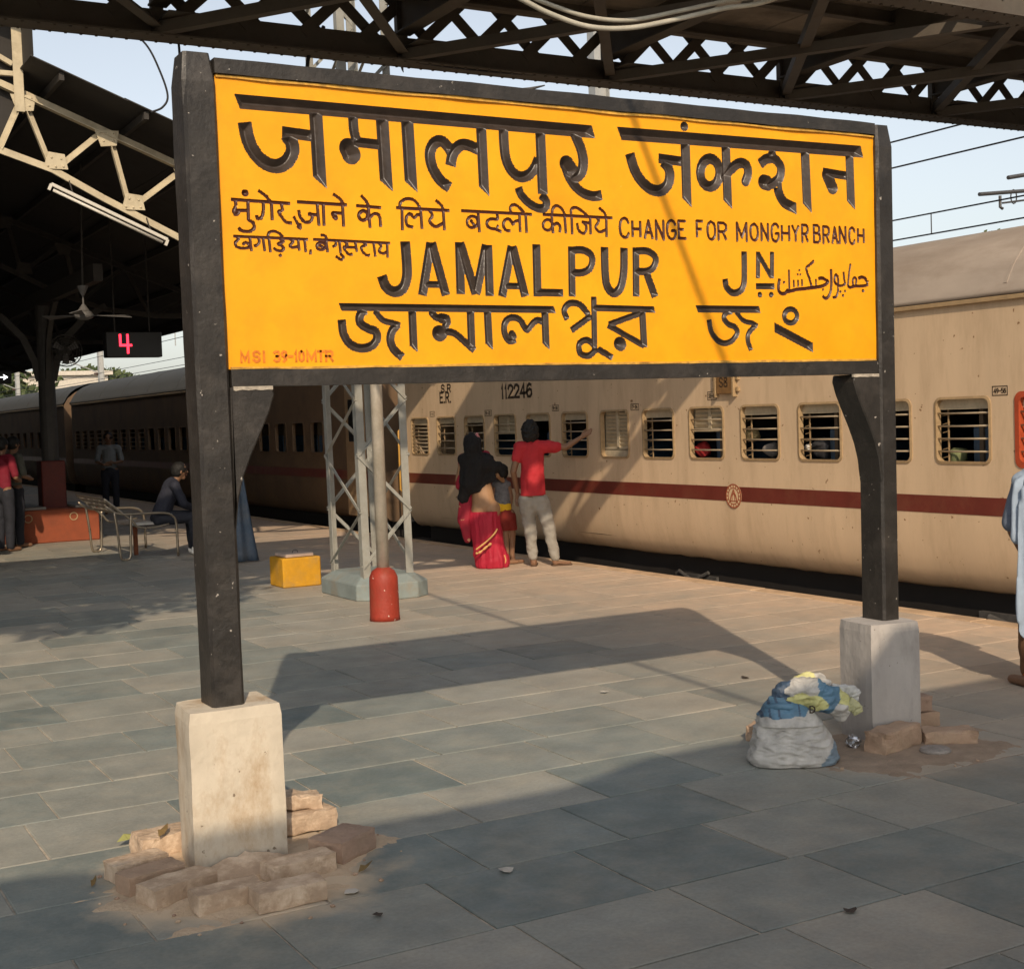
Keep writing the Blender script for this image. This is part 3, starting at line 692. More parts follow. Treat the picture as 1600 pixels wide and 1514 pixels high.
def coach(name, label, y_far, length, wins, detail, seedv, paint=None, roofm=None):
    """coach body from y_far back to y_far-length; wins: window centres (far to near)"""
    y0, y1 = y_far-length, y_far
    t = thing(name, label, 'train coach', (8.42, (y0+y1)/2, -.83), 'coaches of the train')
    body = MB(); ny = int(length/.16) if detail else 40
    # lower panel with shallow dents
    for i in range(ny+1):
        y = y0+(y1-y0)*i/ny
        for k, (z, dx) in enumerate(PROF):
            a = .006 if detail else 0
            w = a*mnoise.noise(Vector((y*1.9+seedv, z*2.2, 1)))+(a*1.6*mnoise.noise(Vector((y*6+seedv, 2, 5))) if k < 4 else 0)
            if k >= 7: w = 0
            body.v.append((XS+dx+w, y, z+(w*1.5 if k < 2 else 0)))
    m = len(PROF)
    for i in range(ny):
        for k in range(m-1): body.f.append((i*m+k, (i+1)*m+k, (i+1)*m+k+1, i*m+k+1))
    # window band
    edges = [y1]+[ (wins[i]+wins[i+1])/2 for i in range(len(wins)-1)]+[y0]
    zb0, zb1 = 1.05, 1.80
    for i, yc in enumerate(wins):
        ya, yb = edges[i], edges[i+1]                   # ya > yb
        hole = rrect(yc, WZC, WHY, WHZ, .055)
        outer = [(ya,zb1),(yb,zb1),(yb,zb0),(ya,zb0)]   # same order as hole quadrants (+,+),(-,+),(-,-),(+,-)
        o = len(body.v)
        body.v += [(XS, y, z) for y, z in outer]+[(XS, y, z) for y, z in hole]+[(XS+.05, y, z) for y, z in hole]
        nh = len(hole); q = nh//4
        for c in range(4):
            for k in range(q-1): body.f.append((o+c, o+4+c*q+k, o+4+c*q+k+1))
            body.f.append((o+c, o+4+c*q+q-1, o+4+((c+1)%4)*q, o+(c+1)%4))
        for k in range(nh): body.f.append((o+4+k, o+4+nh+k, o+4+nh+(k+1)%nh, o+4+(k+1)%nh))
    body.add([(XS,y0,zb1),(XS,y1,zb1),(XS,y1,2.43),(XS,y0,2.43)], [(0,1,2,3)])
    body.add([(XS+3.24,y0,.14),(XS+3.24,y1,.14),(XS+3.24,y1,2.43),(XS+3.24,y0,2.43)], [(0,1,2,3)])
    for yy in (y0, y1):
        prof = [(XS+dx, z) for z, dx in PROF]+[(XS,2.43),(XS+.12,2.62),(XS+.35,2.80),(XS+.8,2.96),(XS+1.62,3.03)]
        prof += [(XS+3.24-(x-XS), z) for x, z in reversed(prof[:-1])]
        body.add([(x, yy, z) for x, z in prof], [tuple(range(len(prof)))])
    me = bpy.data.meshes.new('body'); off = wloc(t)
    me.from_pydata([(p[0]-off.x, p[1]-off.y, p[2]-off.z) for p in body.v], [], body.f); me.update()
    paint = paint or CREAM; roofm = roofm or ROOFM
    me.polygons.foreach_set('use_smooth', [i < ny*(m-1) for i in range(len(me.polygons))])
    b = link('body', me, paint, t)
    # roof
    rp = [(0,2.432),(-.035,2.44),(-.035,2.47),(.012,2.52),(.09,2.66),(.20,2.79),(.36,2.90),(.62,3.00),(.95,3.07),(1.30,3.11),(1.62,3.125)]
    rp += [(3.24-x, z) for x, z in reversed(rp[:-1])]
    r = MB(); n = len(rp); k = 12
    for i in range(k+1):
        for x, z in rp: r.v.append((XS+x, y0-.06+(y1-y0+.12)*i/k, z))
    for i in range(k):
        for j in range(n-1): r.f.append((i*n+j, i*n+j+1, (i+1)*n+j+1, (i+1)*n+j))
    rf = r.build('roof', roofm, t, smooth=True)
    rib = MB()
    yy = y0+1
    while yy < y1:
        for j in range(3, n-4): rib.bar((XS+rp[j][0], yy, rp[j][1]+.004), (XS+rp[j+1][0], yy, rp[j+1][1]+.004), .03, .006)
        yy += 2.4
    rib.build('roof_rib', roofm, rf, kind='stuff')
    g = MB(); g.box(XS-.035, XS+.01, y0, y1, 2.395, 2.43); g.build('rain_gutter', FRAME, t, bevel=.004)
    s = MB(); s.box(XS-.0035, XS+.01, y0+.02, y1-.01, .765, .905); s.build('maroon_stripe', MAROON, t)
    u_ = MB(); u_.box(XS+.25, XS+3.0, y0+.2, y1-.2, -.25, .16); u_.build('underframe', UNDER, t)
    fl = MB(); fl.box(XS+.06, XS+3.18, y0+.05, y1-.05, .30, .36); fl.box(XS+2.4, XS+2.45, y0+.1, y1-.1, .36, 2.4); fl.box(XS+.06, XS+3.18, y0+.05, y1-.05, 2.36, 2.40)
    fl.build('interior', INNER, t)
    for yb in (y1-3.0, y0+3.0):
        w = MB(); w.box(XS+.55, XS+.65, yb-1.7, yb+1.7, -.55, -.25)
        bo = w.build('bogie', UNDER, t)
        for dy in (-1.45, 1.45):
            w = MB(); w.lathe(0, 0, [(.46,0),(.46,.03),(.42,.03),(.42,.13),(.1,.13)], 24)
            w.v = [(XS+.72+z, yb+dy+x, y-.37) for x, y, z in w.v]; w.build('wheel', GREASE, bo)
    bx = MB(); bx.box(XS+.35, XS+.9, y0+8, y0+10.2, -.62, -.05); bx.box(XS+.3, XS+.8, y1-8.6, y1-7.2, -.55, -.05); bx.build('battery_box', UNDER, t, bevel=.02)
    # windows
    for i, yc in enumerate(wins):
        fm = (REDP if i == 13 else FRAME) if detail else SHADE_CREAM
        a = rrect(yc, WZC, WHY+(.034 if fm is REDP else .012), WHZ+(.034 if fm is REDP else .012), .062); c = rrect(yc, WZC, WHY-.008, WHZ-.008, .05); nh = len(a)
        w = MB(); w.v = [(XS-.008, y, z) for y, z in a]+[(XS-.012, y, z) for y, z in c]+[(XS+.045, y, z) for y, z in c]+[(XS+.002, y, z) for y, z in a]
        for k in range(nh):
            k2 = (k+1)%nh; w.f += [(k, k2, nh+k2, nh+k), (nh+k, nh+k2, 2*nh+k2, 2*nh+k), (3*nh+k, 3*nh+k2, k2, k)]
        win = w.build('window', fm, t)
        if not detail:
            if i < 9:
                for z in np.linspace(WZC-.17, WZC+.15, 4):
                    q = MB(); q.tube([(XS+.012, yc-WHY+.004, z), (XS+.012, yc+WHY-.004, z)], .007, 6); q.build('bar', BAR, win)
            continue
        style = {0:'dense', 3:'louvre', 4:'open', 6:'closed', 8:'louvre'}.get(i, 'bars')
        if style != 'closed' and style != 'open':
            nb = 8 if style == 'dense' else 4
            zs = np.linspace(WZC-.20, WZC+.16, nb) if nb == 8 else [WZC-.165, WZC-.065, WZC+.035, WZC+.135]
            for z in zs:
                q = MB(); yA, yB = yc-WHY+.004, yc+WHY-.004
                q.tube([(XS+.012, yA, z), (XS+.010, (yA+yB)/2, z-.003*random.random()), (XS+.012, yB, z)], .0085, 6); q.build('bar', BAR, win, smooth=True)
        def louvre(za, zb):
            q = MB(); n = max(2, int((zb-za)/.042))
            for hy in (-1, 1):
                for k in range(n):
                    z = za+(zb-za)*(k+.5)/n; yy = yc+hy*.128
                    q.add([(XS+.062, yy-.105, z-.016),(XS+.062, yy+.105, z-.016),(XS+.040, yy+.105, z+.014),(XS+.040, yy-.105, z+.014)], [(0,1,2,3)])
            q.box(XS+.04, XS+.06, yc-.022, yc+.022, za-.02, zb+.02); q.box(XS+.04, XS+.06, yc-WHY, yc+WHY, za-.035, za-.004)
            q.box(XS+.066, XS+.07, yc-WHY-.01, yc+WHY+.01, za-.03, zb+.03)
            q.build('louvre_shutter', SHUT, win)
        if style == 'closed': louvre(WZC-.14, WZC+.24); q = MB(); q.box(XS+.04, XS+.06, yc-WHY, yc+WHY, WZC-.25, WZC-.165); q.build('shutter_rail', SHUT, win)
        elif style == 'louvre': louvre(WZC+.05, WZC+.24)
        else:
            q = MB(); q.box(XS+.035, XS+.055, yc-WHY, yc+WHY, WZC+.165, WZC+.25); q.build('raised_shutter', SHUT, win)
        if style in ('bars', 'dense'):
            q = MB()
            for d in (.0,): q.bar((XS+.085, yc+WHY-.05-d*1.2, WZC-.25), (XS+.085, yc+WHY-.05-d*1.2, WZC+.22), .010)
            for z in np.linspace(WZC-.22, WZC+.18, 7): q.bar((XS+.085, yc+WHY+.01, z), (XS+.085, yc+WHY-.06, z+.015), .006)
            q.build('inner_grille', FRAME, win)
    # partitions and seats
    yy = y1-2.2
    while yy > y0+1.5:
        p = MB(); p.box(XS+.12, XS+2.3, yy-.02, yy+.02, .36, 2.36); pt = p.build('partition', INNER, t)
        p = MB(); p.box(XS+.12, XS+1.95, yy-.50, yy-.025, .70, .80); p.box(XS+.12, XS+1.95, yy+.025, yy+.50, .70, .80)
        p.box(XS+.12, XS+1.95, yy-.09, yy-.025, .80, 1.45); p.box(XS+.12, XS+1.95, yy+.025, yy+.09, .80, 1.45)
        p.build('berth', SEAT, pt, bevel=.015)
        yy -= 1.63
    return t

Y_END = 13.12
wins1 = [12.6295-PITCH_W*i for i in range(22)]
c1 = coach('train_coach', 'sunlit cream railway coach with maroon stripe and barred windows standing beside the platform edge', Y_END, 21.3, wins1, True, 3.0)
wins2 = [34.6-.86*i for i in range(22)]; 
c2 = coach('train_coach', 'shaded second coach of the train, behind the tower and under the dark platform roof', 35.3, 21.2, wins2, False, 9.0, SHADE_CREAM, SHADE_ROOF)
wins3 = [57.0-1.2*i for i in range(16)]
c3 = coach('train_coach', 'farthest coach of the train, in shadow beyond the platform column', 57.6, 21.3, wins3, False, 14.0, SHADE_CREAM, SHADE_ROOF)
# gangway bellows, steps and handrails between coaches
for t_, ya, yb in ((c1, Y_END, Y_END+.97),):
    mb = MB()
    for k in range(9):
        y = ya+.05+k*.1; mb.box(XS+1.0, XS+2.24, y, y+.06, .2, 2.45)
    mb.build('gangway_bellows_fill', UNDER, t_)
    HR = mat('handrail_yellow', (.55,.30,.06), .45, var=.2)
    for dy in (-.02, .10):
        mb = MB(); yy = ya+dy; mb.tube([(XS-.01,yy,.62),(XS-.06,yy,.66),(XS-.06,yy,1.50),(XS-.01,yy,1.54)], .014, 8); mb.build('handrail', HR, t_, smooth=True)
    mb = MB(); mb.box(XS+.05, XS+.5, ya-.0, ya+.4, .20, .23); mb.box(XS+.02, XS+.4, ya+.0, ya+.4, -.1, -.07); mb.build('step', GREASE, t_)
mb = MB(); mb.box(XS-.012, XS+.02, 14.55, 15.30, .20, 2.25); d2 = mb.build('door', mat('coach_door', (.30,.2,.11), .6), c2, bevel=.01)
mb = MB(); mb.box(XS-.022, XS-.012, 14.70, 15.15, 1.35, 2.0); mb.build('door_window', mat('dark_glass', (.02,.02,.02), .15), d2)
mb = MB(); mb.box(XS+.3, XS+2.94, 35.34, 36.26, .2, 2.6); mb.build('gangway_bellows_fill', UNDER, c2)  # oversized dark box added to shut out light between the far coaches
# lettering on the near coach
AX, AY, NR = (0,-1,0), (0,0,1), (-1,0,0)
def on_side(x, y): return on_x(x, y, XS)
def side_text(s, x0, yb, x1, yt, sw, owner=c1, nm='coach_lettering', m=DARKT):
    a = on_side(x0, yb); b = on_side(x1, yb); h = on_side(x0, yt)[2]-a[2]; wid = a[1]-b[1]
    k = sum(.45 if c in '1I.' else (.8 if c == ' ' else 1) for c in s); gap = .32
    w = wid/(k+gap*(len(s)-1))
    mb = MB(); text(mb, s, (XS-.0015, a[1], a[2]), AX, AY, NR, h, w, w*gap, sw, .0015); return mb.build(nm, m, owner)
side_text('112246', 784, 622, 831, 603, .034, nm='coach_number')
side_text('E.R.', 688, 629, 705, 614, .026, nm='railway_initials')
side_text('S.R', 690, 613, 704, 602, .022, nm='railway_initials')
def plate(s, x0, y0, x1, y1, sw=.007):
    a = on_side(x0, y1); b = on_side(x1, y0); mb = MB()
    ya, yb, za, zb = a[1], b[1], a[2], b[2]
    for p, q in (((ya,za),(yb,za)),((yb,za),(yb,zb)),((yb,zb),(ya,zb)),((ya,zb),(ya,za))):
        ribbon(mb, [(-p[0],p[1]),(-q[0],q[1])], .006, (XS-.001,0,0), AX, AY, NR, .0015)
    w = (ya-yb)*.80; n = len(s); gw = w/(n+.28*(n-1)); h = (zb-za)*.5
    text(mb, s, (XS-.001, ya-(ya-yb)*.10, za+(zb-za)*.25), AX, AY, NR, h, gw, gw*.28, sw, .0015)
    return mb.build('berth_number_plate', DARKT, c1)
for s, x0, y0_, x1, y1_ in (('49-56',1551,603,1574,618),('33-40',1106,612,1119,625),('17-24',986,631,998,641),('9-16',863,633,873,642),('9-12',758,641,768,650),('1-4',672,643,679,651)): plate(s, x0, y0_, x1, y1_)
# destination board holder
a = on_side(1125, 616); b = on_side(1148, 588)
BRN = mat('brown_board', (.20,.105,.035), .7, var=.35, scale=25)
mb = MB(); mb.box(XS-.045, XS-.012, b[1], a[1], a[2], b[2]+.06); hb = mb.build('coach_board', BRN, c1, bevel=.004)
mb = MB()
for yy in (a[1]+.012, b[1]-.03): mb.box(XS-.05, XS, yy, yy+.022, a[2]-.03, b[2]+.07)
for yy in (a[1]+.05, b[1]-.075): 
    for z in (a[2]+.02, a[2]+.13): mb.box(XS-.03, XS, yy, yy+.03, z, z+.04)
mb.build('board_bracket', FRAME, hb)
mb = MB(); text(mb, 'S8', (XS-.047, a[1]-.055, a[2]+.07), AX, AY, NR, .085, .05, .02, .010, .0015); mb.build('board_lettering', DARKT, hb)
# round emblem on the stripe
e = on_side(1147, 775); EM = mat('emblem_cream', (.60,.45,.27), .5, var=.1); EMR = mat('emblem_red', (.30,.07,.03), .5, var=.3, scale=40)
def disc(r0, r1, x, m, nm, par):
    mb = MB(); n = 40
    for r, xx in ((r0,x),(r1,x),(r1,x+.004),(r0,x+.004)):
        for k in range(n): mb.v.append((xx, e[1]+r*math.cos(2*math.pi*k/n), e[2]+r*math.sin(2*math.pi*k/n)))
    for q in range(4):
        for k in range(n): mb.f.append((q*n+k, q*n+(k+1)%n, ((q+1)%4)*n+(k+1)%n, ((q+1)%4)*n+k))
    return mb.build(nm, m, par)
d0 = disc(.001, .118, XS-.0075, EM, 'emblem', c1)
disc(.106, .118, XS-.0092, EMR, 'emblem_ring', d0); disc(.074, .082, XS-.0092, EMR, 'emblem_ring', d0)
mb = MB()
ribbon(mb, [(-.05,-.045),(-.035,.0),(0,.06),(.035,.0),(.05,-.045)], .012, (XS-.0075, e[1], e[2]), AX, AY, NR, .0015)
ribbon(mb, [(-.022,-.045),(-.02,.0),(0,.03),(.02,.0),(.022,-.045)], .010, (XS-.0075, e[1], e[2]), AX, AY, NR, .0015)
ribbon(mb, [(-.055,-.05),(.055,-.05)], .010, (XS-.0075, e[1], e[2]), AX, AY, NR, .0015)
for k in range(16):
    an = 2*math.pi*k/16; c_, s_ = math.cos(an), math.sin(an)
    ribbon(mb, [(.088*c_,.088*s_),(.1*c_,.1*s_)], .010, (XS-.0075, e[1], e[2]), AX, AY, NR, .0015)
mb.build('emblem_figure', EMR, d0)
# brake gear under the coach seen in the gap
mb = MB(); mb.box(XS+.20, XS+.5, 2.0, 2.9, -.35, -.02); mb.tube([(XS+.17,2.2,-.02),(XS+.15,2.45,-.12),(XS+.15,2.75,-.05)], .03, 8); mb.build('brake_gear', GREASE, c1)
mb = MB(); mb.box(XS+.22, XS+.5, 6.3, 7.0, -.35, -.04); mb.tube([(XS+.2,6.4,.0),(XS+.15,6.6,-.1),(XS+.2,6.9,-.02)], .02, 8); mb.build('brake_gear', GREASE, c1)
# ================================================================ footbridge across the tracks
STEEL = mat('bridge_steel', (.085,.070,.052), .7, var=.35, scale=6, dirt=(.045,.03,.02), dirt_amt=.9, dirt_scale=3)
DECK = mat('deck_slab', (.22,.18,.135), .9, var=.35, scale=2.5, dirt=(.09,.07,.05), dirt_amt=.9, dirt_scale=1.8)
BYN, BYF, BZ, BX_0, BX_1 = 2.60, 5.50, 4.55, -7.0, 22.0
fob = thing('footbridge', 'dark riveted steel footbridge with lattice girders crossing above the platform and train', 'bridge', (7.5, 4.05, 0))
def girder(Y, side):
    """bottom chord, X lattice of flats, top chord; side=+1 outward is +Y"""
    c = MB(); c.box(BX_0, BX_1, Y-.11, Y+.11, BZ, BZ+.014); c.box(BX_0, BX_1, Y-.008, Y+.008, BZ+.014, BZ+.21)
    c.box(BX_0, BX_1, Y-.07, Y-.008, BZ+.014, BZ+.026); c.box(BX_0, BX_1, Y+.008, Y+.07, BZ+.014, BZ+.026)
    ch = c.build('bottom_chord', STEEL, fob)
    rv = MB(); x = BX_0
    while x < BX_1:
        for yy in (Y-.085, Y+.085): rv.box(x-.009, x+.009, yy-.009, yy+.009, BZ-.010, BZ)
        x += .11
    rv.build('rivets', STEEL, ch, kind='stuff')
    t = MB(); t.box(BX_0, BX_1, Y-.09, Y+.09, BZ+1.35, BZ+1.365); t.box(BX_0, BX_1, Y-.008, Y+.008, BZ+1.18, BZ+1.35); t.build('top_chord', STEEL, fob)
    x = BX_0; p = .50; k = 0
    while x < BX_1-p:
        for a, b, dy in (((x, BZ+.16), (x+1.15, BZ+1.22), -.012), ((x+1.15, BZ+.16), (x, BZ+1.22), .012)):
            l = MB(); l.bar((a[0], Y+dy, a[1]), (b[0], Y+dy, b[1]), .009, .075, up=(0,1,0) if False else (0,0,1)); 
            l = MB(); d = Vector((b[0]-a[0], 0, b[1]-a[1])).normalized(); nn = Vector((-d.z, 0, d.x))*.046
            A = Vector((a[0], Y+dy, a[1])); B = Vector((b[0], Y+dy, b[1])); yy = Vector((0,.005,0))
            l.add([A-nn-yy, B-nn-yy, B+nn-yy, A+nn-yy, A-nn+yy, B-nn+yy, B+nn+yy, A+nn+yy], [(0,1,2,3),(7,6,5,4),(0,4,5,1),(1,5,6,2),(2,6,7,3),(3,7,4,0)])
            if x < 12: l.build('lattice_bar', STEEL, fob)
            else: far.add(l.v, l.f)
        x += p; k += 1
far = MB()
girder(BYN, -1); girder(BYF, 1)
far.build('far_lattice', STEEL, fob, kind='stuff')
# vertical stiffener plates
for Y in (BYN, BYF):
    x = BX_0+.35
    while x < 14:
        mb = MB(); mb.box(x-.045, x+.045, Y-.03, Y+.03, BZ+.02, BZ+1.30); mb.build('stiffener', STEEL, fob); x += 2.0
# cross beams, plan bracing, deck slabs
x = BX_0+.35; xs = []
while x < 14: xs.append(x); x += 2.0
for x in xs:
    mb = MB(); mb.box(x-.07, x+.07, BYN+.02, BYF-.02, BZ+.22, BZ+.235); mb.box(x-.006, x+.006, BYN+.02, BYF-.02, BZ+.235, BZ+.48); mb.build('cross_beam', STEEL, fob)
    mb = MB(); mb.angle((x, BYN+.05, BZ+.10), (x+2.0, BYF-.05, BZ+.10), .085, .01); mb.build('plan_brace', STEEL, fob)
    mb = MB(); mb.angle((x+2.0, BYN+.05, BZ+.055), (x, BYF-.05, BZ+.055), .085, .01); mb.build('plan_brace', STEEL, fob)
    mb = MB(); mb.prism([(0,0),(.34,0),(.30,.30),(0,.34)], (x, BYF-.32, BZ+.115), (1,0,0), (0,1,0), (0,0,.008)); mb.build('gusset_plate', STEEL, fob)
for k in range(3):
    yy = BYN+.55+k*.9
    mb = MB(); mb.box(BX_0, 14, yy-.04, yy+.04, BZ+.36, BZ+.372); mb.box(BX_0, 14, yy-.005, yy+.005, BZ+.372, BZ+.475); mb.build('stringer', STEEL, fob)
x = BX_0
while x < 20:
    L_ = .98; mb = MB(); mb.box(x+.006, x+L_-.006, BYN+.03, BYF-.03, BZ+.487+random.uniform(0,.006), BZ+.57); mb.build('deck_slab', DECK, fob, bevel=.008); x += L_
# parapet sheets above the deck
for Y in (BYN+.03, BYF-.03):
    mb = MB(); mb.box(BX_0, BX_1, Y-.006, Y+.006, BZ+.60, BZ+1.30); mb.build('parapet_sheet', mat('parapet_sheet', (.16,.17,.17), .6, var=.3), fob)
# trestles (outside the photograph) that carry it
for x in (-6.6, 16.5):
    for Y in (BYN, BYF):
        mb = MB(); mb.box(x-.14, x+.14, Y-.14, Y+.14, -1.1 if x > 6 else 0, BZ); mb.build('trestle_leg', STEEL, fob)
# cable conduits slung below the deck
WHITE = mat('pale_conduit', (.42,.40,.33), .6, var=.25, scale=9)
def conduit(px, Y, r, label, m=WHITE, grp='cable conduits slung under the bridge'):
    P = [on_y(x, y, Y) for x, y in px]; mb = MB(); mb.tube([tuple(p) for p in cr(P, 8)], r, 8)
    o = mb.build('cable_conduit', m, None, smooth=True); return tag(o, label, 'cable', grp)
conduit([(560,-130),(700,-60),(812,-2),(860,22),(920,42),(985,44),(1060,30),(1130,14),(1200,2),(1300,-40),(1420,-90)], 2.86, .017, 'pale grey cable conduit sagging under the bridge deck, the lower one')
conduit([(560,-150),(700,-80),(812,-14),(860,8),(920,27),(985,32),(1060,18),(1130,3),(1200,-10),(1300,-52),(1420,-100)], 2.90, .015, 'pale grey cable conduit sagging under the bridge deck, the upper one')
DK = mat('black_cable', (.015,.015,.017), .6)
conduit([(190,38),(228,70),(250,112),(262,150),(254,168),(236,176)], 8.0, .010, 'thin dark cable looping down from the bridge against the sky', DK, 'loose dark cables')
conduit([(272,40),(278,60),(281,92),(283,140)], 5.6, .010, 'short dark cable hanging beside the top of the sign post', DK, 'loose dark cables')
conduit([(506,42),(494,66),(482,90),(478,140)], 5.55, .016, 'black drain cable dropping behind the sign from the bridge', DK, 'loose dark cables')
conduit([(560,86),(640,97),(760,112),(900,122)], 5.45, .008, 'slack dark wire running along the bottom of the bridge', DK, 'loose dark cables')
# platform shelter behind the camera, whose roof shades the foreground
TIN = mat('roof_sheet', (.10,.095,.09), .7, var=.3, scale=3)
sh = thing('platform_shelter', 'sheet roofed platform shelter standing behind the viewpoint', 'shelter', (0, -9, 0))
EY = -5.95
mb = MB()
for x0, x1, z0, z1 in ((-13,-3.5,4.53,4.53),(-3.5,-3.1,4.53,4.42),(-3.1,-1.2,4.42,4.42),(-1.2,-.7,4.42,4.57),(-.7,.42,4.57,4.57),(.42,.66,4.57,4.80),(.66,9.0,4.80,4.80)):
    mb.add([(x0,EY,z0),(x1,EY,z1),(x1,-12,z1+.1),(x0,-12,z0+.1),(x0,EY,z0+.05),(x1,EY,z1+.05),(x1,-12,z1+.15),(x0,-12,z0+.15)], [(0,1,2,3),(7,6,5,4),(0,4,5,1),(1,5,6,2),(2,6,7,3),(3,7,4,0)])
mb.build('roof', TIN, sh)
for y in (-7, -11):
    mb = MB(); mb.box(-2.6, -2.3, y-.15, y+.15, 0, 4.58); mb.build('column', STEEL, sh)
# pipe between shelter and bridge whose shadow crosses the sign
s_ = SUN
def back(P, z): t = (z-P[2])/(-s_.z); return Vector(P)-s_*t
P1 = back((1.927,.21,2.975), 4.50); P2 = back((2.417,.21,1.854), 4.52)
d = (P1-P2).normalized()
A = P2-d*((P2.y-EY+.02)/d.y if d.y > 0 else 1.5); B = P1+d*((BYN+.1-P1.y)/d.y)
mb = MB(); mb.tube([A, P2, P1, B], .021, 8)
tag(mb.build('service_pipe', STEEL, None, smooth=True), 'thin service pipe spanning from the near shelter to the footbridge', 'pipe')
# ================================================================ far platform shelter
SHADE_SHEET = mat('shade_toned_sheet', (.040,.036,.032), .85, var=.4, scale=3, dirt=(.022,.019,.016), dirt_amt=.8)  # sheet colour darkened to carry the deep shade inside the shelter
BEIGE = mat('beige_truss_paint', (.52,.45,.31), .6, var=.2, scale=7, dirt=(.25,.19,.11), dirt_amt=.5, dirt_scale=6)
SHADE_STEEL = mat('shade_toned_steel', (.040,.035,.030), .75, var=.4, scale=6)  # inner steel colour darkened to carry the same shade
fs = thing('platform_shelter', 'long dark platform shelter with sunlit end truss at the left of the sign', 'shelter', (2.67, 28, 0))
Y0S, Y1S, XE, XC = 9.95, 78.0, 6.0, -.30
def zr(x): return 5.99-.39*x          # underside of the right slope
# roof sheets: corrugated strips, one object per sheet course
xs_ = np.linspace(1.32, XE, 6)
for k in range(5):
    for side in (0, 1):
        mb = MB(); n = 60 if side == 0 else 10; yy = np.linspace(Y0S, Y1S, n+1); vs = []
        for i, y in enumerate(yy):
            c = .012*(i%2)
            for x, up in ((xs_[k]-.03, 0), (xs_[k+1], 0), (xs_[k+1], .012), (xs_[k]-.03, .012)):
                z = zr(x)+up+c+.006*k*0
                X = x if side == 0 else 2*XC-x
                vs.append((X, y, z+(.008 if k%2 else 0)))
        f = []
        for i in range(n):
            for q in range(4): f.append((i*4+q, i*4+(q+1)%4, (i+1)*4+(q+1)%4, (i+1)*4+q))
        f += [(3,2,1,0), tuple(n*4+q for q in range(4))]
        mb.add(vs, f).build('roof_sheet', SHADE_SHEET, fs)
# ridge monitor
mb = MB()
for sgn in (1, -1):
    X = XC+sgn*1.62
    mb.add([(X, Y0S, zr(1.32)+.02), (X, Y1S, zr(1.32)+.02), (X, Y1S, 6.25), (X, Y0S, 6.25)], [(0,1,2,3)])
mb.build('monitor_side', SHADE_SHEET, fs)
mb = MB(); mb.add([(XC-1.9,Y0S-.1,6.20),(XC,Y0S-.1,6.75),(XC+1.9,Y0S-.1,6.20),(XC-1.9,Y1S,6.20),(XC,Y1S,6.75),(XC+1.9,Y1S,6.20)], [(0,1,4,3),(1,2,5,4)]); mb.build('monitor_roof', SHADE_SHEET, fs)
mb = MB(); mb.prism([(-1.60,4.60),(1.30,4.60),(1.60,5.10),(1.60,6.24),(0,6.70),(-1.60,6.24)], (XC,10.68,0), (1,0,0), (0,0,1), (0,.01,0)); mb.build('gable_sun_screen', SHADE_SHEET, fs)  # added sheet closing the monitor front, keeps sun off the column
# purlins
for side in (0, 1):
    for x in np.linspace(1.6, 5.9, 6):
        X = x if side == 0 else 2*XC-x
        mb = MB(); mb.bar((X, Y0S+.05, zr(x)-.045), (X, Y1S, zr(x)-.045), .05, .08); mb.build('purlin', SHADE_STEEL, fs)
mb = MB(); mb.bar((XE-.02, Y0S, zr(XE)-.08), (XE-.02, Y1S, zr(XE)-.08), .03, .16); mb.build('eave_fascia', SHADE_STEEL, fs)
mb = MB(); mb.bar((2.67, Y0S+3.5, 3.70), (2.67, Y1S, 3.70), .12, .22); mb.build('long_girder', SHADE_STEEL, fs)
def tz(x): return 5.166-.40*(x-1.543)     # truss top chord
BOT = [(-.3,4.78),(.4,4.75),(1.055,4.64),(1.57,4.47),(2.1,4.187),(2.93,3.78),(3.6,3.55),(4.4,3.45),(5.2,3.45),(5.9,3.50)]
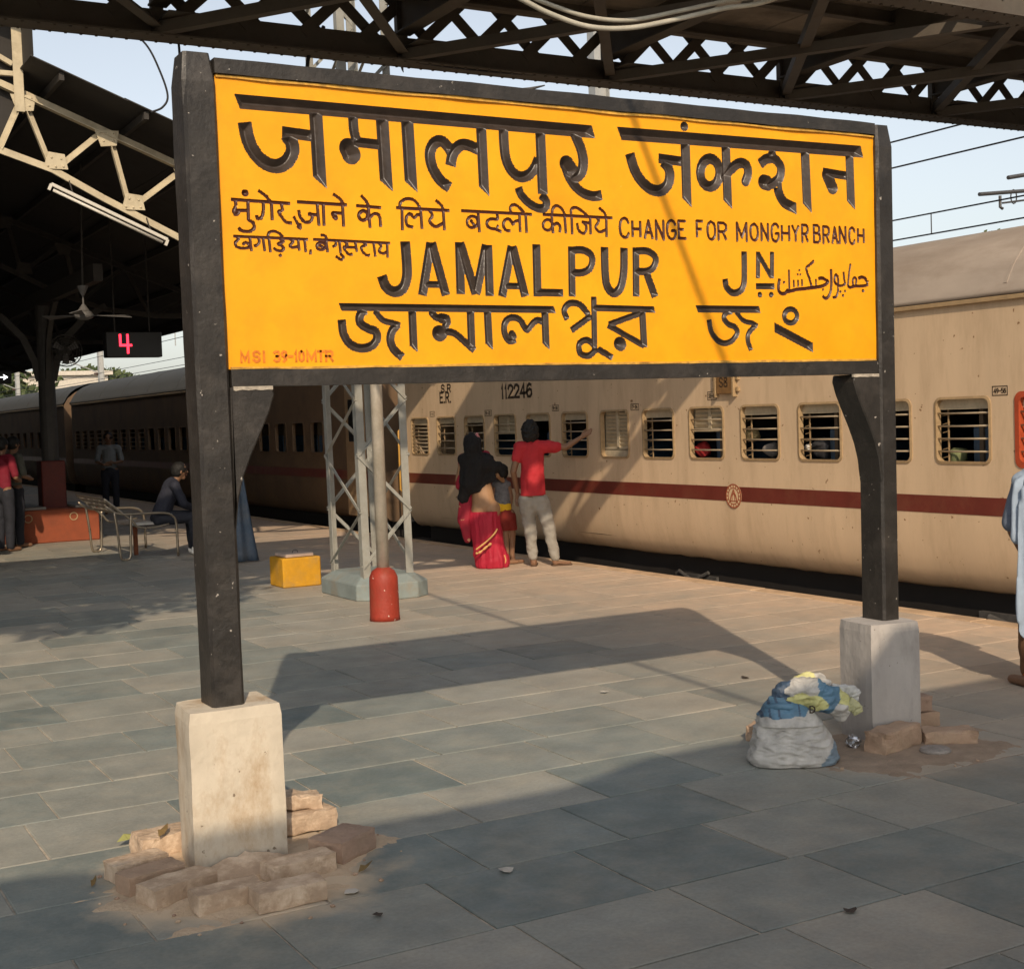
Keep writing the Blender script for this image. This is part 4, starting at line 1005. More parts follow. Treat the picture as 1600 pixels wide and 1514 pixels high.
def truss(Y, m, detail):
    tr = MB(); tr.angle((.9, Y, tz(.9)), (5.95, Y, tz(5.95)), .09, .010); par = tr.build('truss_top_chord', m, fs)
    for sgn in (1, -1):
        b = MB()
        for a, c in zip(BOT[:-1], BOT[1:]):
            X = lambda x: x if sgn > 0 else 2*XC-x
            b.bar((X(a[0]), Y-.012, a[1]), (X(c[0]), Y-.012, c[1]), .012, .075); b.bar((X(a[0]), Y+.03, a[1]+.03), (X(c[0]), Y+.03, c[1]+.03), .075, .012)
            b.bar((X(a[0]), Y-.05, a[1]-.03), (X(c[0]), Y-.05, c[1]-.03), .012, .03)
        b.build('truss_bottom_chord', m, fs)
        webs = [(.75,tz(.75),1.0,4.66),(1.05,4.66,1.30,5.20),(1.338,5.16,1.572,4.50),(1.65,4.50,2.12,4.90),(2.22,4.86,2.39,4.12),(2.44,4.12,2.99,4.54),(3.05,4.52,3.2,3.70),(3.3,3.70,3.9,4.18),(4.0,4.14,4.3,3.48),(4.4,3.48,5.0,3.76)]
        for x0, z0, x1, z1 in webs:
            w = MB(); X0, X1 = (x0, x1) if sgn > 0 else (2*XC-x0, 2*XC-x1)
            w.angle((X0, Y, z0), (X1, Y, z1), .062, .009); w.build('truss_web', m, fs)
        for gx_, gz_ in ((1.61,4.50),(2.42,4.10),(1.31,5.20),(2.17,4.89),(3.02,4.52)):
            X = gx_ if sgn > 0 else 2*XC-gx_
            up = 1 if gz_ in (4.50, 4.10) else -1
            g = MB(); g.prism([(-.13,-.03*up),(.13,-.03*up-.08*sgn*0),(.10,.13*up),(-.07,.15*up)], (X, Y-.035, gz_), (1,0,0), (0,0,1), (0,.010,0)); gp = g.build('gusset_plate', m, fs)
            if detail:
                r = MB()
                for u, v in ((-.08,.0),(0.0,-.005),(.08,.0),(-.04,.09*up),(.06,.08*up)): r.lathe(0, 0, [(.013,0),(.011,.008),(.004,.012)], 8); 
                vv = []; 
                for i, (u, v) in enumerate(((-.08,.0),(0.0,-.005),(.08,.0),(-.04,.09*up),(.06,.08*up))):
                    for q in range(24): p = r.v[i*24+q]; vv.append((X+u+p[0], Y-.0355-p[2], gz_+v+p[1]))
                r.v = vv; r.build('rivets', m, gp)
        pm = MB(); X = 1.27 if sgn > 0 else 2*XC-1.27
        pm.angle((X, Y, 5.05), (X, Y, 6.22), .10, .012); pm.build('monitor_post', m, fs)
        pm = MB(); pm.bar((X, Y, 6.05), (XC, Y, 6.05), .05, .06); pm.bar((X, Y, 5.45), (X-.35*sgn, Y, 5.45), .04, .05); pm.bar((X-.05*sgn, Y, 5.55), (XC+.3*sgn, Y, 6.2), .05, .05); pm.build('monitor_rail', m, fs)
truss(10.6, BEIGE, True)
for Y in (17.2, 23.8, 30.4, 37.0, 43.6): truss(Y, SHADE_STEEL, False)
# columns with bracket arms
COLM = mat('column_dark', (.045,.042,.038), .7, var=.3, scale=8)
COLR = mat('column_red', (.10,.016,.010), .6, var=.3, scale=6)
for Y in (17.2, 30.4, 43.6):
    mb = MB(); mb.lathe(2.68, Y, [(.13,1.2),(.13,2.0),(.12,3.0),(.12,3.6)], 16); mb.build('column', COLM, fs, smooth=False)
    mb = MB(); mb.box(2.50, 2.86, Y-.18, Y+.18, 0, 1.22); mb.build('column_base', COLR, fs, bevel=.015)
    for sx, sy in ((0,1),(0,-1),(1,0),(-1,0)):
        mb = MB(); P = [(0,2.45),(.07,2.75),(.22,3.1),(.50,3.4),(.85,3.6)]
        for a, c in zip(P[:-1], P[1:]): mb.bar((2.68+sx*(.1+a[0]), Y+sy*(.1+a[0]), a[1]), (2.68+sx*(.1+c[0]), Y+sy*(.1+c[0]), c[1]), .07, .10)
        mb.build('column_bracket', COLM, fs)
# tube light under the end truss
TL = mat('tube_batten', (.58,.55,.48), .4, var=.06)
t = thing('tube_light', 'white tube light batten hanging along the sunlit end truss', 'lamp', (2.13, 10.4, 4.0))
A = Vector(on_y(80,288,10.4)); B = Vector(on_y(262,375,10.4))
mb = MB(); mb.bar(A, B, .032, .036); mb.build('batten', TL, t, bevel=.004)
dn = Vector((-.41,0,-.91))*.05
mb = MB(); mb.tube([A+(B-A)*.03+dn, B-(B-A)*.03+dn], .016, 10); mb.build('tube', TL, t, smooth=True)
for q in (.0, 1.0): mb = MB(); mb.bar(A+(B-A)*q, A+(B-A)*q+dn*1.4, .03, .03); mb.build('tube_holder', TL, t)
for q in (.18, .85): p = A+(B-A)*q; mb = MB(); mb.bar(p, p+Vector((0,.15,.17)), .012, .012); mb.build('hanger', SHADE_STEEL, t)
# ceiling fan
FAN = mat('fan_enamel', (.11,.105,.10), .5, var=.2)
f = Vector(on_y(131,492,13.0)); t = thing('ceiling_fan', 'grey three bladed ceiling fan hanging under the dark shelter roof', 'fan', (f.x, f.y, f.z))
mb = MB(); mb.lathe(f.x, f.y, [(.03,f.z+.06),(.09,f.z+.04),(.12,f.z),(.11,f.z-.04),(.05,f.z-.065)], 18); mb.build('motor', FAN, t, smooth=True)
mb = MB(); mb.tube([(f.x,f.y,f.z+.05),(f.x,f.y,f.z+.34)], .012, 8); mb.build('down_rod', FAN, t)
mb = MB(); mb.lathe(f.x, f.y, [(.02,f.z+.24),(.065,f.z+.34),(.07,f.z+.36)], 14); mb.lathe(f.x, f.y, [(.075,f.z+.05),(.02,f.z+.13)], 14); mb.build('canopy', FAN, t)
mb = MB(); mb.tube([(f.x,f.y,f.z+.34),(f.x+.05,f.y+.0,zr(f.x)-.08)], .012, 6); mb.build('hanger', SHADE_STEEL, t)
for an in (8, 128, 248):
    a = R_(an); c, s_ = math.cos(a), math.sin(a); mb = MB(); o_ = Vector((f.x,f.y,f.z-.01)); d = Vector((c,s_,0)); n = Vector((-s_,c,0))
    mb.add([o_+d*.1-n*.03, o_+d*.1+n*.03, o_+d*.6+n*.07+Vector((0,0,.02)), o_+d*.6-n*.07-Vector((0,0,.02)), o_+d*.1-n*.03+Vector((0,0,.006)), o_+d*.1+n*.03+Vector((0,0,.006)), o_+d*.6+n*.07+Vector((0,0,.026)), o_+d*.6-n*.07-Vector((0,0,.014))],
           [(0,1,2,3),(7,6,5,4),(0,4,5,1),(1,5,6,2),(2,6,7,3),(3,7,4,0)]); mb.build('blade', FAN, t)
# platform number display
LED = mat('led_red', (.3,.0,.01), .5, emit=((1.0,.03,.06), 3.0), var=0)
BOXB = mat('display_black', (.008,.008,.009), .35, var=.2)
a = on_y(163,519,15.0); b = on_y(252,556,15.0)
t = thing('platform_display', 'black hanging display with a red lit number 4', 'display', (float(a[0]+b[0])/2, 15.0, float(b[2])))
mb = MB(); mb.box(a[0], b[0], 14.93, 15.12, b[2]-.02, a[2]); mb.build('case', BOXB, t, bevel=.01)
mb = MB(); c0 = on_y(188,551,14.92); c1_ = on_y(204,524,14.92)
w, h = c1_[0]-c0[0], c1_[2]-c0[2]
for st in ([(.05,1),(.05,.42),(1,.42)], [(.72,1),(.72,0)]): ribbon(mb, [(p[0]*w, p[1]*h) for p in st], .032, (c0[0], 14.925, c0[2]), (1,0,0), (0,0,1), (0,-1,0), .004)
mb.build('digit', LED, t)
for xx in (a[0]+.15, b[0]-.15): mb = MB(); mb.tube([(xx,15.02,a[2]-.01),(xx,15.02,zr(xx)-.05)], .012, 6); mb.build('hanger', SHADE_STEEL, t)
a = on_y(-60,582,19.0); b = on_y(18,600,19.0)
t = thing('direction_display', 'small black direction display with white arrow at the left edge', 'display', (float(a[0]+b[0])/2, 19.0, float(b[2])))
mb = MB(); mb.box(a[0], b[0], 18.95, 19.08, b[2], a[2]+.02); mb.build('case', BOXB, t, bevel=.01)
mb = MB(); zz = (a[2]+b[2])/2+.01; xa = on_y(-30,590,18.94)[0]; xb = on_y(11,590,18.94)[0]
ribbon(mb, [(xa,zz),(xb,zz)], .018, (0,18.945,0), (1,0,0), (0,0,1), (0,-1,0), .004); ribbon(mb, [(xb-.05,zz+.035),(xb,zz),(xb-.05,zz-.035)], .016, (0,18.945,0), (1,0,0), (0,0,1), (0,-1,0), .004)
mb.build('arrow', mat('led_white', (.8,.8,.8), .5, emit=((1,1,1), 1.6), var=0), t)
mb = MB(); mb.tube([(a[0]+.1,19.0,a[2]),(a[0]+.1,19.0,zr(max(1.5,a[0]))-.05)], .012, 6); mb.build('hanger', SHADE_STEEL, t)
# wall fan on the column
p = on_y(103,548,16.9); t = thing('column_fan', 'round wire guard fan fixed to the shelter column', 'fan', (float(p[0]), 16.9, float(p[2])))
mb = MB(); rr = .24
for r_ in (.24,.20,.16,.12,.08,.04):
    mb.tube([(p[0]+r_*math.cos(q), 16.9-.05*(1-r_/rr), p[2]+r_*math.sin(q)) for q in np.linspace(0, 2*math.pi, 25)], .005 if r_ < .24 else .009, 5, False)
for q in range(10):
    an = 2*math.pi*q/10; mb.tube([(p[0],16.85,p[2]),(p[0]+rr*math.cos(an),16.9,p[2]+rr*math.sin(an))], .004, 5)
mb.build('guard', COLM, t)
mb = MB(); mb.lathe(0,0,[(.09,0),(.09,.16),(.04,.2)],14); mb.v = [(p[0]+x, 16.95+z, p[2]+y) for x, y, z in mb.v]; mb.build('motor', COLM, t)
mb = MB(); mb.tube([(p[0],17.05,p[2]),(2.68,17.2,p[2]+.02)], .02, 6); mb.build('arm', COLM, t)
for an in (30,150,270):
    a = R_(an); mb = MB(); c, s_ = math.cos(a), math.sin(a)
    mb.prism([(.04,-.03),(.19,-.06),(.2,.05),(.04,.03)], (p[0],16.92,p[2]), (c,0,s_), (-s_,0,c), (0,.005,0)); mb.build('blade', FAN, t)
# painted plinth round the column
PLR = mat('terracotta_paint', (.26,.062,.024), .75, var=.25, scale=5, dirt=(.17,.05,.025), dirt_amt=.6, dirt_scale=3)
t = thing('column_plinth', 'low terracotta painted masonry plinth round the shelter column', 'plinth', (2.55, 17.25, 0))
mb = MB(); mb.box(1.90, 3.24, 16.6, 17.95, 0, .50); mb.build('masonry', PLR, t, bevel=.015)
mb = MB(); mb.box(1.93, 2.47, 16.63, 17.9, .503, .54); mb.box(2.9, 3.22, 16.63, 17.9, .503, .54); mb.build('top_slab', mat('plinth_slab', (.22,.20,.18), .7), t)
for x in (2.86, 2.2):
    mb = MB(); mb.tube([(x+.055*math.cos(q), 16.592, .38+.055*math.sin(q)) for q in np.linspace(0, 2*math.pi, 21)], .008, 5, False); mb.build('ring_motif', mat('motif_cream', (.45,.33,.18), .8), t)
# ================================================================ things on the platform
# lattice tower
TWR = mat('tower_grey_paint', (.30,.30,.27), .55, var=.2, scale=7, dirt=(.20,.17,.12), dirt_amt=.5, dirt_scale=5)
BASEG = mat('tower_base_paint', (.23,.27,.26), .8, var=.25, scale=5, dirt=(.25,.18,.11), dirt_amt=.7, dirt_scale=4)
t = thing('lattice_tower', 'grey painted lattice steel tower on a blue grey octagonal concrete base', 'tower', (3.72, 7.38, 0))
fl = on_z(560,906,.22); bl = on_z(527,896,.22); fr = on_z(637,893,.22)
cx, cy = 3.71, 7.36; hw, hd = .255, .40
legs = [(cx-hw, cy-hd), (cx+hw, cy-hd), (cx+hw, cy+hd), (cx-hw, cy+hd)]
TOP = 9.5
lp = [Vector((x, y, 0)) for x, y in legs]
def lz(i, z): return Vector((lp[i].x-.010*z, lp[i].y, z))
for i in range(4):
    mb = MB(); sx = 1 if i in (0, 3) else -1; sy = 1 if i in (0, 1) else -1; w, th = .074, .010
    a, b = lz(i, .18), lz(i, TOP); pr = [(0,0),(w*sx,0),(w*sx,th*sy),(th*sx,th*sy),(th*sx,w*sy),(0,w*sy)]
    vs = [(p.x+u, p.y+v, p.z) for p in (a, b) for u, v in pr]
    mb.add(vs, [(0,1,2,3),(0,3,4,5),(9,8,7,6),(11,10,9,6)]+[(k, k+6, (k+1)%6+6, (k+1)%6) for k in range(6)]); mb.build('leg', TWR, t)
z = .30; k = 0
while z < TOP-.6:
    for i in range(4):
        j = (i+1)%4; dz = .52
        A, B = (lz(i, z), lz(j, z+dz)) if k%2 == 0 else (lz(j, z), lz(i, z+dz))
        mb = MB(); mb.angle(A, B, .030, .005); mb.build('brace', TWR, t)
    z += .52; k += 1
mb = MB(); n = 8
pts = [(3.36,6.93),(3.50,6.80),(3.92,6.78),(4.08,6.90),(4.08,7.78),(3.95,7.92),(3.48,7.92),(3.36,7.80)]
cx_, cy_ = 3.72, 7.36
vs = [(x, y, 0) for x, y in pts]+[(x, y, .15) for x, y in pts]+[(cx_+(x-cx_)*.72, cy_+(y-cy_)*.80, .22) for x, y in pts]
mb.add(vs, [tuple(range(7,-1,-1)), tuple(16+k for k in range(8))]+[(r*8+k, r*8+(k+1)%8, (r+1)*8+(k+1)%8, (r+1)*8+k) for r in (0,1) for k in range(8)])
mb.build('base', BASEG, t, bevel=.008)
# pipe pole
t = thing('pipe_pole', 'silver pipe pole rising from a red painted cylindrical base', 'pole', (3.085, 5.68, 0))
SIL = mat('aluminium_paint', (.50,.45,.37), .38, .35, var=.25, scale=9, dirt=(.30,.24,.16), dirt_amt=.5, dirt_scale=6)
REDB = mat('red_base_paint', (.30,.035,.018), .55, var=.25, scale=7, dirt=(.20,.06,.03), dirt_amt=.6, dirt_scale=5, spots=((.60,.50,.42), 24, .70), bump=.3)
mb = MB(); mb.lathe(3.085, 5.68, [(.052,.40),(.050,2.2),(.048,3.25)], 20); mb.build('pipe', SIL, t, smooth=True)
mb = MB(); mb.lathe(3.085, 5.68, [(.128,0),(.124,.04),(.120,.30),(.118,.36),(.095,.41),(.058,.435),(.053,.44)], 26); mb.build('base', REDB, t, smooth=True)
mb = MB(); mb.lathe(3.085, 5.68, [(.054,3.2),(.07,3.25),(.05,3.29)], 16); mb.build('cap', SIL, t)
# yellow block with slab
YB = mat('yellow_block_paint', (.56,.28,.012), .75, var=.2, scale=9, dirt=(.35,.22,.07), dirt_amt=.7, dirt_scale=6, spots=((.75,.62,.35), 22, .72), bump=.3)
t = thing('yellow_block', 'yellow painted masonry block beside the tower with a loose stone slab on top', 'block', (3.39, 8.6, 0))
mb = MB(); mb.box(3.19, 3.60, 8.40, 8.80, 0, .30); mb.build('block', YB, t, bevel=.012)
mb = MB(); c, s_ = math.cos(.12), math.sin(.12)
mb.prism([(-.16,-.15),(.15,-.16),(.17,.12),(-.13,.16)], (3.38,8.60,.304), (c,s_,0), (-s_,c,0), (0,.004,.032)); sl_ = mb.build('slab', mat('pink_stone', (.50,.38,.30), .85, var=.2, scale=12), t, bevel=.006)
mb = MB(); mb.tube([(3.40+.03*math.cos(q), 8.60, .335+.03*math.sin(q)) for q in np.linspace(0, math.pi, 9)], .004, 5); mb.build('handle', GREASE, sl_)
# bench
CHR = mat('steel_tube', (.34,.29,.22), .3, .75, var=.2)
BS = mat('bench_strip', (.10,.085,.07), .5, .4, var=.3)
t = thing('bench', 'tubular steel platform bench with slatted back in the shelter shade', 'bench', (2.95, 13.5, 0))
for Y in (12.75, 14.35):
    mb = MB(); mb.tube(cr([(2.46,Y,.70),(2.62,Y,.60),(2.95,Y,.585),(3.20,Y,.575),(3.31,Y,.52),(3.345,Y,.40),(3.35,Y,.012)], 5), .017, 8); mb.build('arm', CHR, t, smooth=True)
    mb = MB(); mb.tube(cr([(2.56,Y,.64),(2.60,Y,.30),(2.62,Y,.05),(2.67,Y,.018),(2.74,Y,.05),(2.755,Y,.30),(2.77,Y,.58)], 5), .016, 8); mb.build('leg', CHR, t, smooth=True)
    mb = MB(); mb.tube(cr([(2.44,Y,.80),(2.60,Y,.66),(2.78,Y,.50),(2.86,Y,.415),(3.05,Y,.40),(3.25,Y,.43)], 5), .014, 8); mb.build('side_frame', CHR, t, smooth=True)
for x, z in ((2.45,.79),(2.52,.73),(2.60,.665),(2.68,.59)):
    mb = MB(); mb.bar((x,12.75,z), (x,14.35,z), .05, .012, up=(.6,0,.8)); mb.build('back_slat', BS, t)
for x in np.linspace(2.88, 3.24, 6):
    mb = MB(); mb.bar((x,12.75,.415), (x,14.35,.415), .05, .012); mb.build('seat_slat', BS, t)
for y in np.linspace(12.95, 14.2, 5):
    mb = MB(); mb.tube([(2.44,y,.805),(2.56,y,.70),(2.70,y,.58)], .010, 6); mb.build('back_rod', CHR, t)
mb = MB(); mb.bar((3.0,13.5,.39), (3.0,13.5,.0), .05, .05); mb.build('centre_leg', mat('rust_leg', (.16,.05,.02), .8), t)
# newspaper bundle on the bench
mb = MB(); mb.prism([(-.16,-.10),(.15,-.12),(.17,.10),(-.14,.12)], (3.0,13.0,.424), (1,.1,0), (-.1,1,0), (0,0,.03)); tag(mb.build('paper_bundle', mat('newsprint', (.62,.60,.55), .8, var=.2), None, bevel=.006), 'white paper bundle lying on the bench seat', 'paper')
# blue tarpaulin hanging on a stand behind the sign post
BLU = mat('blue_tarpaulin', (.055,.085,.125), .6, var=.35, scale=9, dirt=(.16,.15,.14), dirt_amt=.5)
mb = MB(); q = []
nU, nV = 10, 16
for v in range(nV+1):
    for u in range(nU+1):
        s_ = v/nV; a = u/nU
        wv = .035*math.sin(a*17+s_*2)*(1-.3*s_)
        x = 3.70+(a-.5)*(.10+.36*s_); y = 11.4+wv-.12*s_*s_; z = 1.42*(1-s_)+.015
        q.append((x, y, z))
for v in range(nV+1):
    for u in range(nU+1):
        p = q[v*(nU+1)+u]; q.append((p[0], p[1]+.012, p[2]))
N = (nU+1)*(nV+1); f = []
for v in range(nV):
    for u in range(nU):
        a = v*(nU+1)+u; f += [(a, a+1, a+nU+2, a+nU+1), (N+a+nU+1, N+a+nU+2, N+a+1, N+a)]
for u in range(nU): f += [(u, N+u, N+u+1, u+1), (nV*(nU+1)+u+1, N+nV*(nU+1)+u+1, N+nV*(nU+1)+u, nV*(nU+1)+u)]
for v in range(nV): a, b = v*(nU+1), (v+1)*(nU+1); f += [(a, b, N+b, N+a), (a+nU, N+a+nU, N+b+nU, b+nU)]
t = thing('tarpaulin', 'dusty blue tarpaulin draped down from a post in the shade', 'tarpaulin', (3.7,11.4,0))
mb.add(q, f).build('sheet', BLU, t, smooth=True)
mb = MB(); mb.tube([(3.70,11.43,0),(3.70,11.43,1.44)], .02, 8); mb.build('post', SHADE_STEEL, t)
# bricks ------------------------------------------------------------
BR = [mat('old_brick_a', (.49,.36,.25), .93, var=.3, scale=9, bump=.7, bscale=45, dirt=(.68,.55,.41), dirt_amt=1.0, dirt_scale=9),
      mat('old_brick_b', (.42,.29,.20), .93, var=.3, scale=9, bump=.7, bscale=45, dirt=(.45,.34,.23), dirt_amt=.7, dirt_scale=7),
      mat('old_brick_c', (.38,.26,.19), .93, var=.3, scale=9, bump=.7, bscale=45, dirt=(.36,.26,.18), dirt_amt=.7, dirt_scale=7)]
def brick(x, y, z, rot, label, L_=.225, W=.108, H=.072, m=0, tilt=(0,0), chip=.006, frog=False, grp=None):
    """worn brick: subdivided box with rounded, chipped edges"""
    bm = bmesh.new(); bmesh.ops.create_cube(bm, size=1)
    bmesh.ops.subdivide_edges(bm, edges=list(bm.edges), cuts=5, use_grid_fill=True)
    sd = random.uniform(0, 50)
    for v in bm.verts:
        u = Vector((v.co.x*2, v.co.y*2, v.co.z*2)); e = sorted((abs(u.x), abs(u.y), abs(u.z)))
        rnd = 1-.045*(e[1]**10)
        p = Vector((v.co.x*L_, v.co.y*W, v.co.z*H))*1.0
        p = Vector((p.x*(1-.012*e[1]**10), p.y*(1-.03*e[1]**10), p.z*(1-.05*e[1]**10)))
        nz = mnoise.noise_vector(Vector((p.x*22+sd, p.y*22, p.z*22)))
        p += nz*chip*.8*(.35+e[1]**4)
        if frog and u.z > .9 and abs(u.x) < .7 and abs(u.y) < .55: p.z -= .006
        v.co = p
    me = bpy.data.meshes.new('brick'); bm.to_mesh(me); bm.free()
    o = link('brick', me, BR[m]); o.location = (x, y, z+H/2+.002); o.rotation_euler = (tilt[0], tilt[1], R_(rot))
    return tag(o, label, 'brick', grp)
G1 = 'loose bricks round the near plinth'
brick(.02, -.335, 0, 2, 'pale brick lying front-most and square to the view at the near plinth', L_=.25, grp=G1)
brick(-.165, -.235, 0, 3, 'stamped brick next to the front-most one at the near plinth', L_=.24, frog=True, grp=G1, m=0)
brick(-.285, -.045, 0, 20, 'third brick leftward along the front row of the near plinth', L_=.26, W=.125, grp=G1)
brick(-.335, .115, 0, 15, 'reddish brick tucked left of the near plinth between two paler ones', grp=G1, m=1)
brick(-.345, .275, 0, 12, 'leftmost brick at the near plinth', L_=.21, grp=G1)
brick(-.17, .50, 0, 4, 'sunlit broken brick behind the left of the near plinth', L_=.24, W=.15, chip=.016, H=.085, grp=G1)
brick(.155, -.085, 0, 9, 'frogged brick close against the right of the near plinth front', L_=.26, frog=True, grp=G1)
brick(.385, .055, 0, 33, 'dark brown brick standing out rightmost at the near plinth', L_=.23, W=.16, H=.085, grp=G1, m=2)
brick(.36, .46, 0, 6, 'sandy broken brick behind the right of the near plinth, the lower one', L_=.28, W=.15, chip=.014, H=.08, grp=G1)
brick(.37, .50, .082, -4, 'sandy half brick lying on another behind the right of the near plinth', L_=.19, W=.12, chip=.016, H=.06, grp=G1, tilt=(0,.12))
G2 = 'loose bricks round the far plinth'
brick(3.20, .005, 0, 12, 'large chipped brick leaning on the front of the far grey plinth', L_=.30, W=.12, H=.105, chip=.012, m=1, grp=G2)
brick(3.50, -.055, 0, -32, 'flat weathered brick lying rightmost beside the far grey plinth', L_=.25, W=.13, H=.065, chip=.012, m=1, grp=G2)
brick(3.605, .27, 0, -10, 'lower brick of the pair at the right of the far grey plinth', L_=.24, m=1, grp=G2, H=.078)
brick(3.585, .275, .082, -6, 'upper brick of the pair at the right of the far grey plinth', L_=.20, m=2, grp=G2, H=.078)
brick(2.83, .55, 0, 30, 'small broken brick piece behind the rubbish sack', L_=.15, W=.10, H=.07, chip=.014, m=1, grp=G2)
# mortar fillet at the foot of the near plinth
mb = MB(); g = []; n = 22
for i in range(n+1):
    for j in range(7):
        u, v = i/n, j/6; x = -.19+u*.46; y = .115-v*.14+.01*mnoise.noise(Vector((u*9, v*5, 1)))
        g.append((x, y, max(.004, (.055*math.sin(math.pi*min(1, u*1.1))+.02*mnoise.noise(Vector((u*12, v*6, 3))))*(1-v)**.8+.004)))
mb.add(g, [(i*7+j, (i+1)*7+j, (i+1)*7+j+1, i*7+j+1) for i in range(n) for j in range(6)])
mb.build('mortar_fillet', BR[0], sign, smooth=True)
# crumbs and scraps
def pebble(x, y, r, m, nm, label, cat, grp, fl=.6):
    bm = bmesh.new(); bmesh.ops.create_icosphere(bm, subdivisions=2, radius=r); sd = random.uniform(0, 90)
    for v in bm.verts: v.co += mnoise.noise_vector(v.co*(1.2/r)+Vector((sd,0,0)))*r*.45; v.co.z *= fl
    me = bpy.data.meshes.new(nm); bm.to_mesh(me); bm.free(); o = link(nm, me, m); o.location = (x, y, r*fl*.75); return tag(o, label, cat, grp)
for i in range(34):
    if i < 22: a = random.uniform(0, 2*math.pi); r = random.uniform(.38,.62); x, y = r*math.cos(a)*1.05, r*math.sin(a)*.85
    else: a = random.uniform(0, 2*math.pi); r = random.uniform(.3,.6); x, y = 3.3+r*math.cos(a), -.05+r*math.sin(a)*.6
    pebble(x, y, random.uniform(.004,.011), BR[i%3], 'brick_crumb', 'tiny brick crumb scattered on the dusty paving near a plinth', 'rubble', 'brick crumbs on the paving')
LEAF = mat('dry_leaf', (.16,.105,.04), .8, var=.3); LEAFG = mat('pale_leaf', (.30,.30,.10), .7, var=.2)
def leaf(x, y, z, rot, L_, m, label):
    mb = MB(); pts = [(0,0,.004),(.3,.16,.02),(.6,.19,.012),(1,0,.026),(.6,-.17,.018),(.3,-.15,.008)]
    c, s_ = math.cos(rot), math.sin(rot)
    vs = [(x+L_*(p[0]*c-p[1]*s_), y+L_*(p[0]*s_+p[1]*c), z+p[2]*1.2) for p in pts]; vs += [(a, b, c_+.0012) for a, b, c_ in vs]
    mb.add(vs, [(0,1,5),(1,2,4,5),(2,3,4),(11,7,6),(11,10,8,7),(10,9,8)]+[(k, k+6, (k+1)%6+6, (k+1)%6) for k in range(6)])
    tag(mb.build('leaf', m, None), label, 'leaf', 'fallen leaves')
p = on_z(143,1388); leaf(p[0], p[1], .002, 1.0, .05, LEAF, 'dark dry leaf on the paving left of the near bricks')
p = on_z(183,1325); leaf(p[0], p[1], .02, .2, .13, LEAFG, 'pale green leaf lying at the left of the near bricks')
p = on_z(560,1365); leaf(p[0], p[1], .002, .3, .07, LEAF, 'curled brown leaf on the paving right of the near bricks')
p = on_z(1475,1155); leaf(p[0], p[1], .002, .3, .06, LEAF, 'small dark leaf on the dust right of the far plinth')
p = on_z(248,1309, .09); leaf(p[0], p[1], .09, .9, .09, LEAF, 'curled dead leaf on the broken brick behind the near plinth')
# rubbish sack ------------------------------------------------------
def sack_mat():
    m = bpy.data.materials.new('woven_sack'); m.use_nodes = True; nt = m.node_tree; n = nt.nodes; L = nt.links; b = n['Principled BSDF']
    b.inputs['Roughness'].default_value = .55
    at = n.new('ShaderNodeAttribute'); at.attribute_name = 'print'; at.attribute_type = 'GEOMETRY'
    geo = n.new('ShaderNodeNewGeometry'); nz = n.new('ShaderNodeTexNoise'); nz.inputs['Scale'].default_value = 14; nz.inputs['Detail'].default_value = 7
    L.new(geo.outputs['Position'], nz.inputs['Vector'])
    mr = n.new('ShaderNodeMapRange'); mr.inputs[1].default_value = .3; mr.inputs[2].default_value = .7; mr.inputs[3].default_value = .62; mr.inputs[4].default_value = 1.08; L.new(nz.outputs['Fac'], mr.inputs[0])
    sc = n.new('ShaderNodeVectorMath'); sc.operation = 'SCALE'; L.new(at.outputs['Color'], sc.inputs[0]); L.new(mr.outputs[0], sc.inputs['Scale']); L.new(sc.outputs[0], b.inputs['Base Color'])
    wv = n.new('ShaderNodeTexNoise'); wv.inputs['Scale'].default_value = 30; L.new(geo.outputs['Position'], wv.inputs['Vector'])
    bp = n.new('ShaderNodeBump'); bp.inputs['Strength'].default_value = .5; bp.inputs['Distance'].default_value = .01; L.new(wv.outputs['Fac'], bp.inputs['Height']); L.new(bp.outputs[0], b.inputs['Normal'])
    return m
SACK = sack_mat()
WHT, SBL, NAV, YLW, GRY = (.52,.50,.46,1), (.10,.21,.31,1), (.05,.085,.14,1), (.60,.58,.24,1), (.48,.47,.43,1)
t = thing('rubbish_sack', 'stuffed white and blue woven rubbish sack with yellow printed top beside the far plinth', 'sack', (2.66, .10, 0))
vd = Vector((.50,.866,0)); rd = Vector((.866,-.50,0))        # away from / right of the viewer
def ridged(p):
    return 1-2*abs(mnoise.noise(p))
def wrinkle(u, v, z, sd):
    """creases of tightly filled woven plastic"""
    return (.55*ridged(Vector((u*7+sd, v*7, z*15)))+.45*ridged(Vector((u*15+sd*2, v*15, z*30)))+.25*ridged(Vector((u*34+sd*2, v*34, z*60)))-.4)+.5*mnoise.noise(Vector((u*4+sd, v*4, z*5)))
def sack_obj(name, V, Fc, cols, par):
    mb = MB(); mb.v = V; mb.f = Fc; o = mb.build(name, SACK, par, smooth=True)
    ca = o.data.color_attributes.new('print', 'FLOAT_COLOR', 'POINT')
    ca.data.foreach_set('color', np.array(cols, np.float32).reshape(-1)); return o
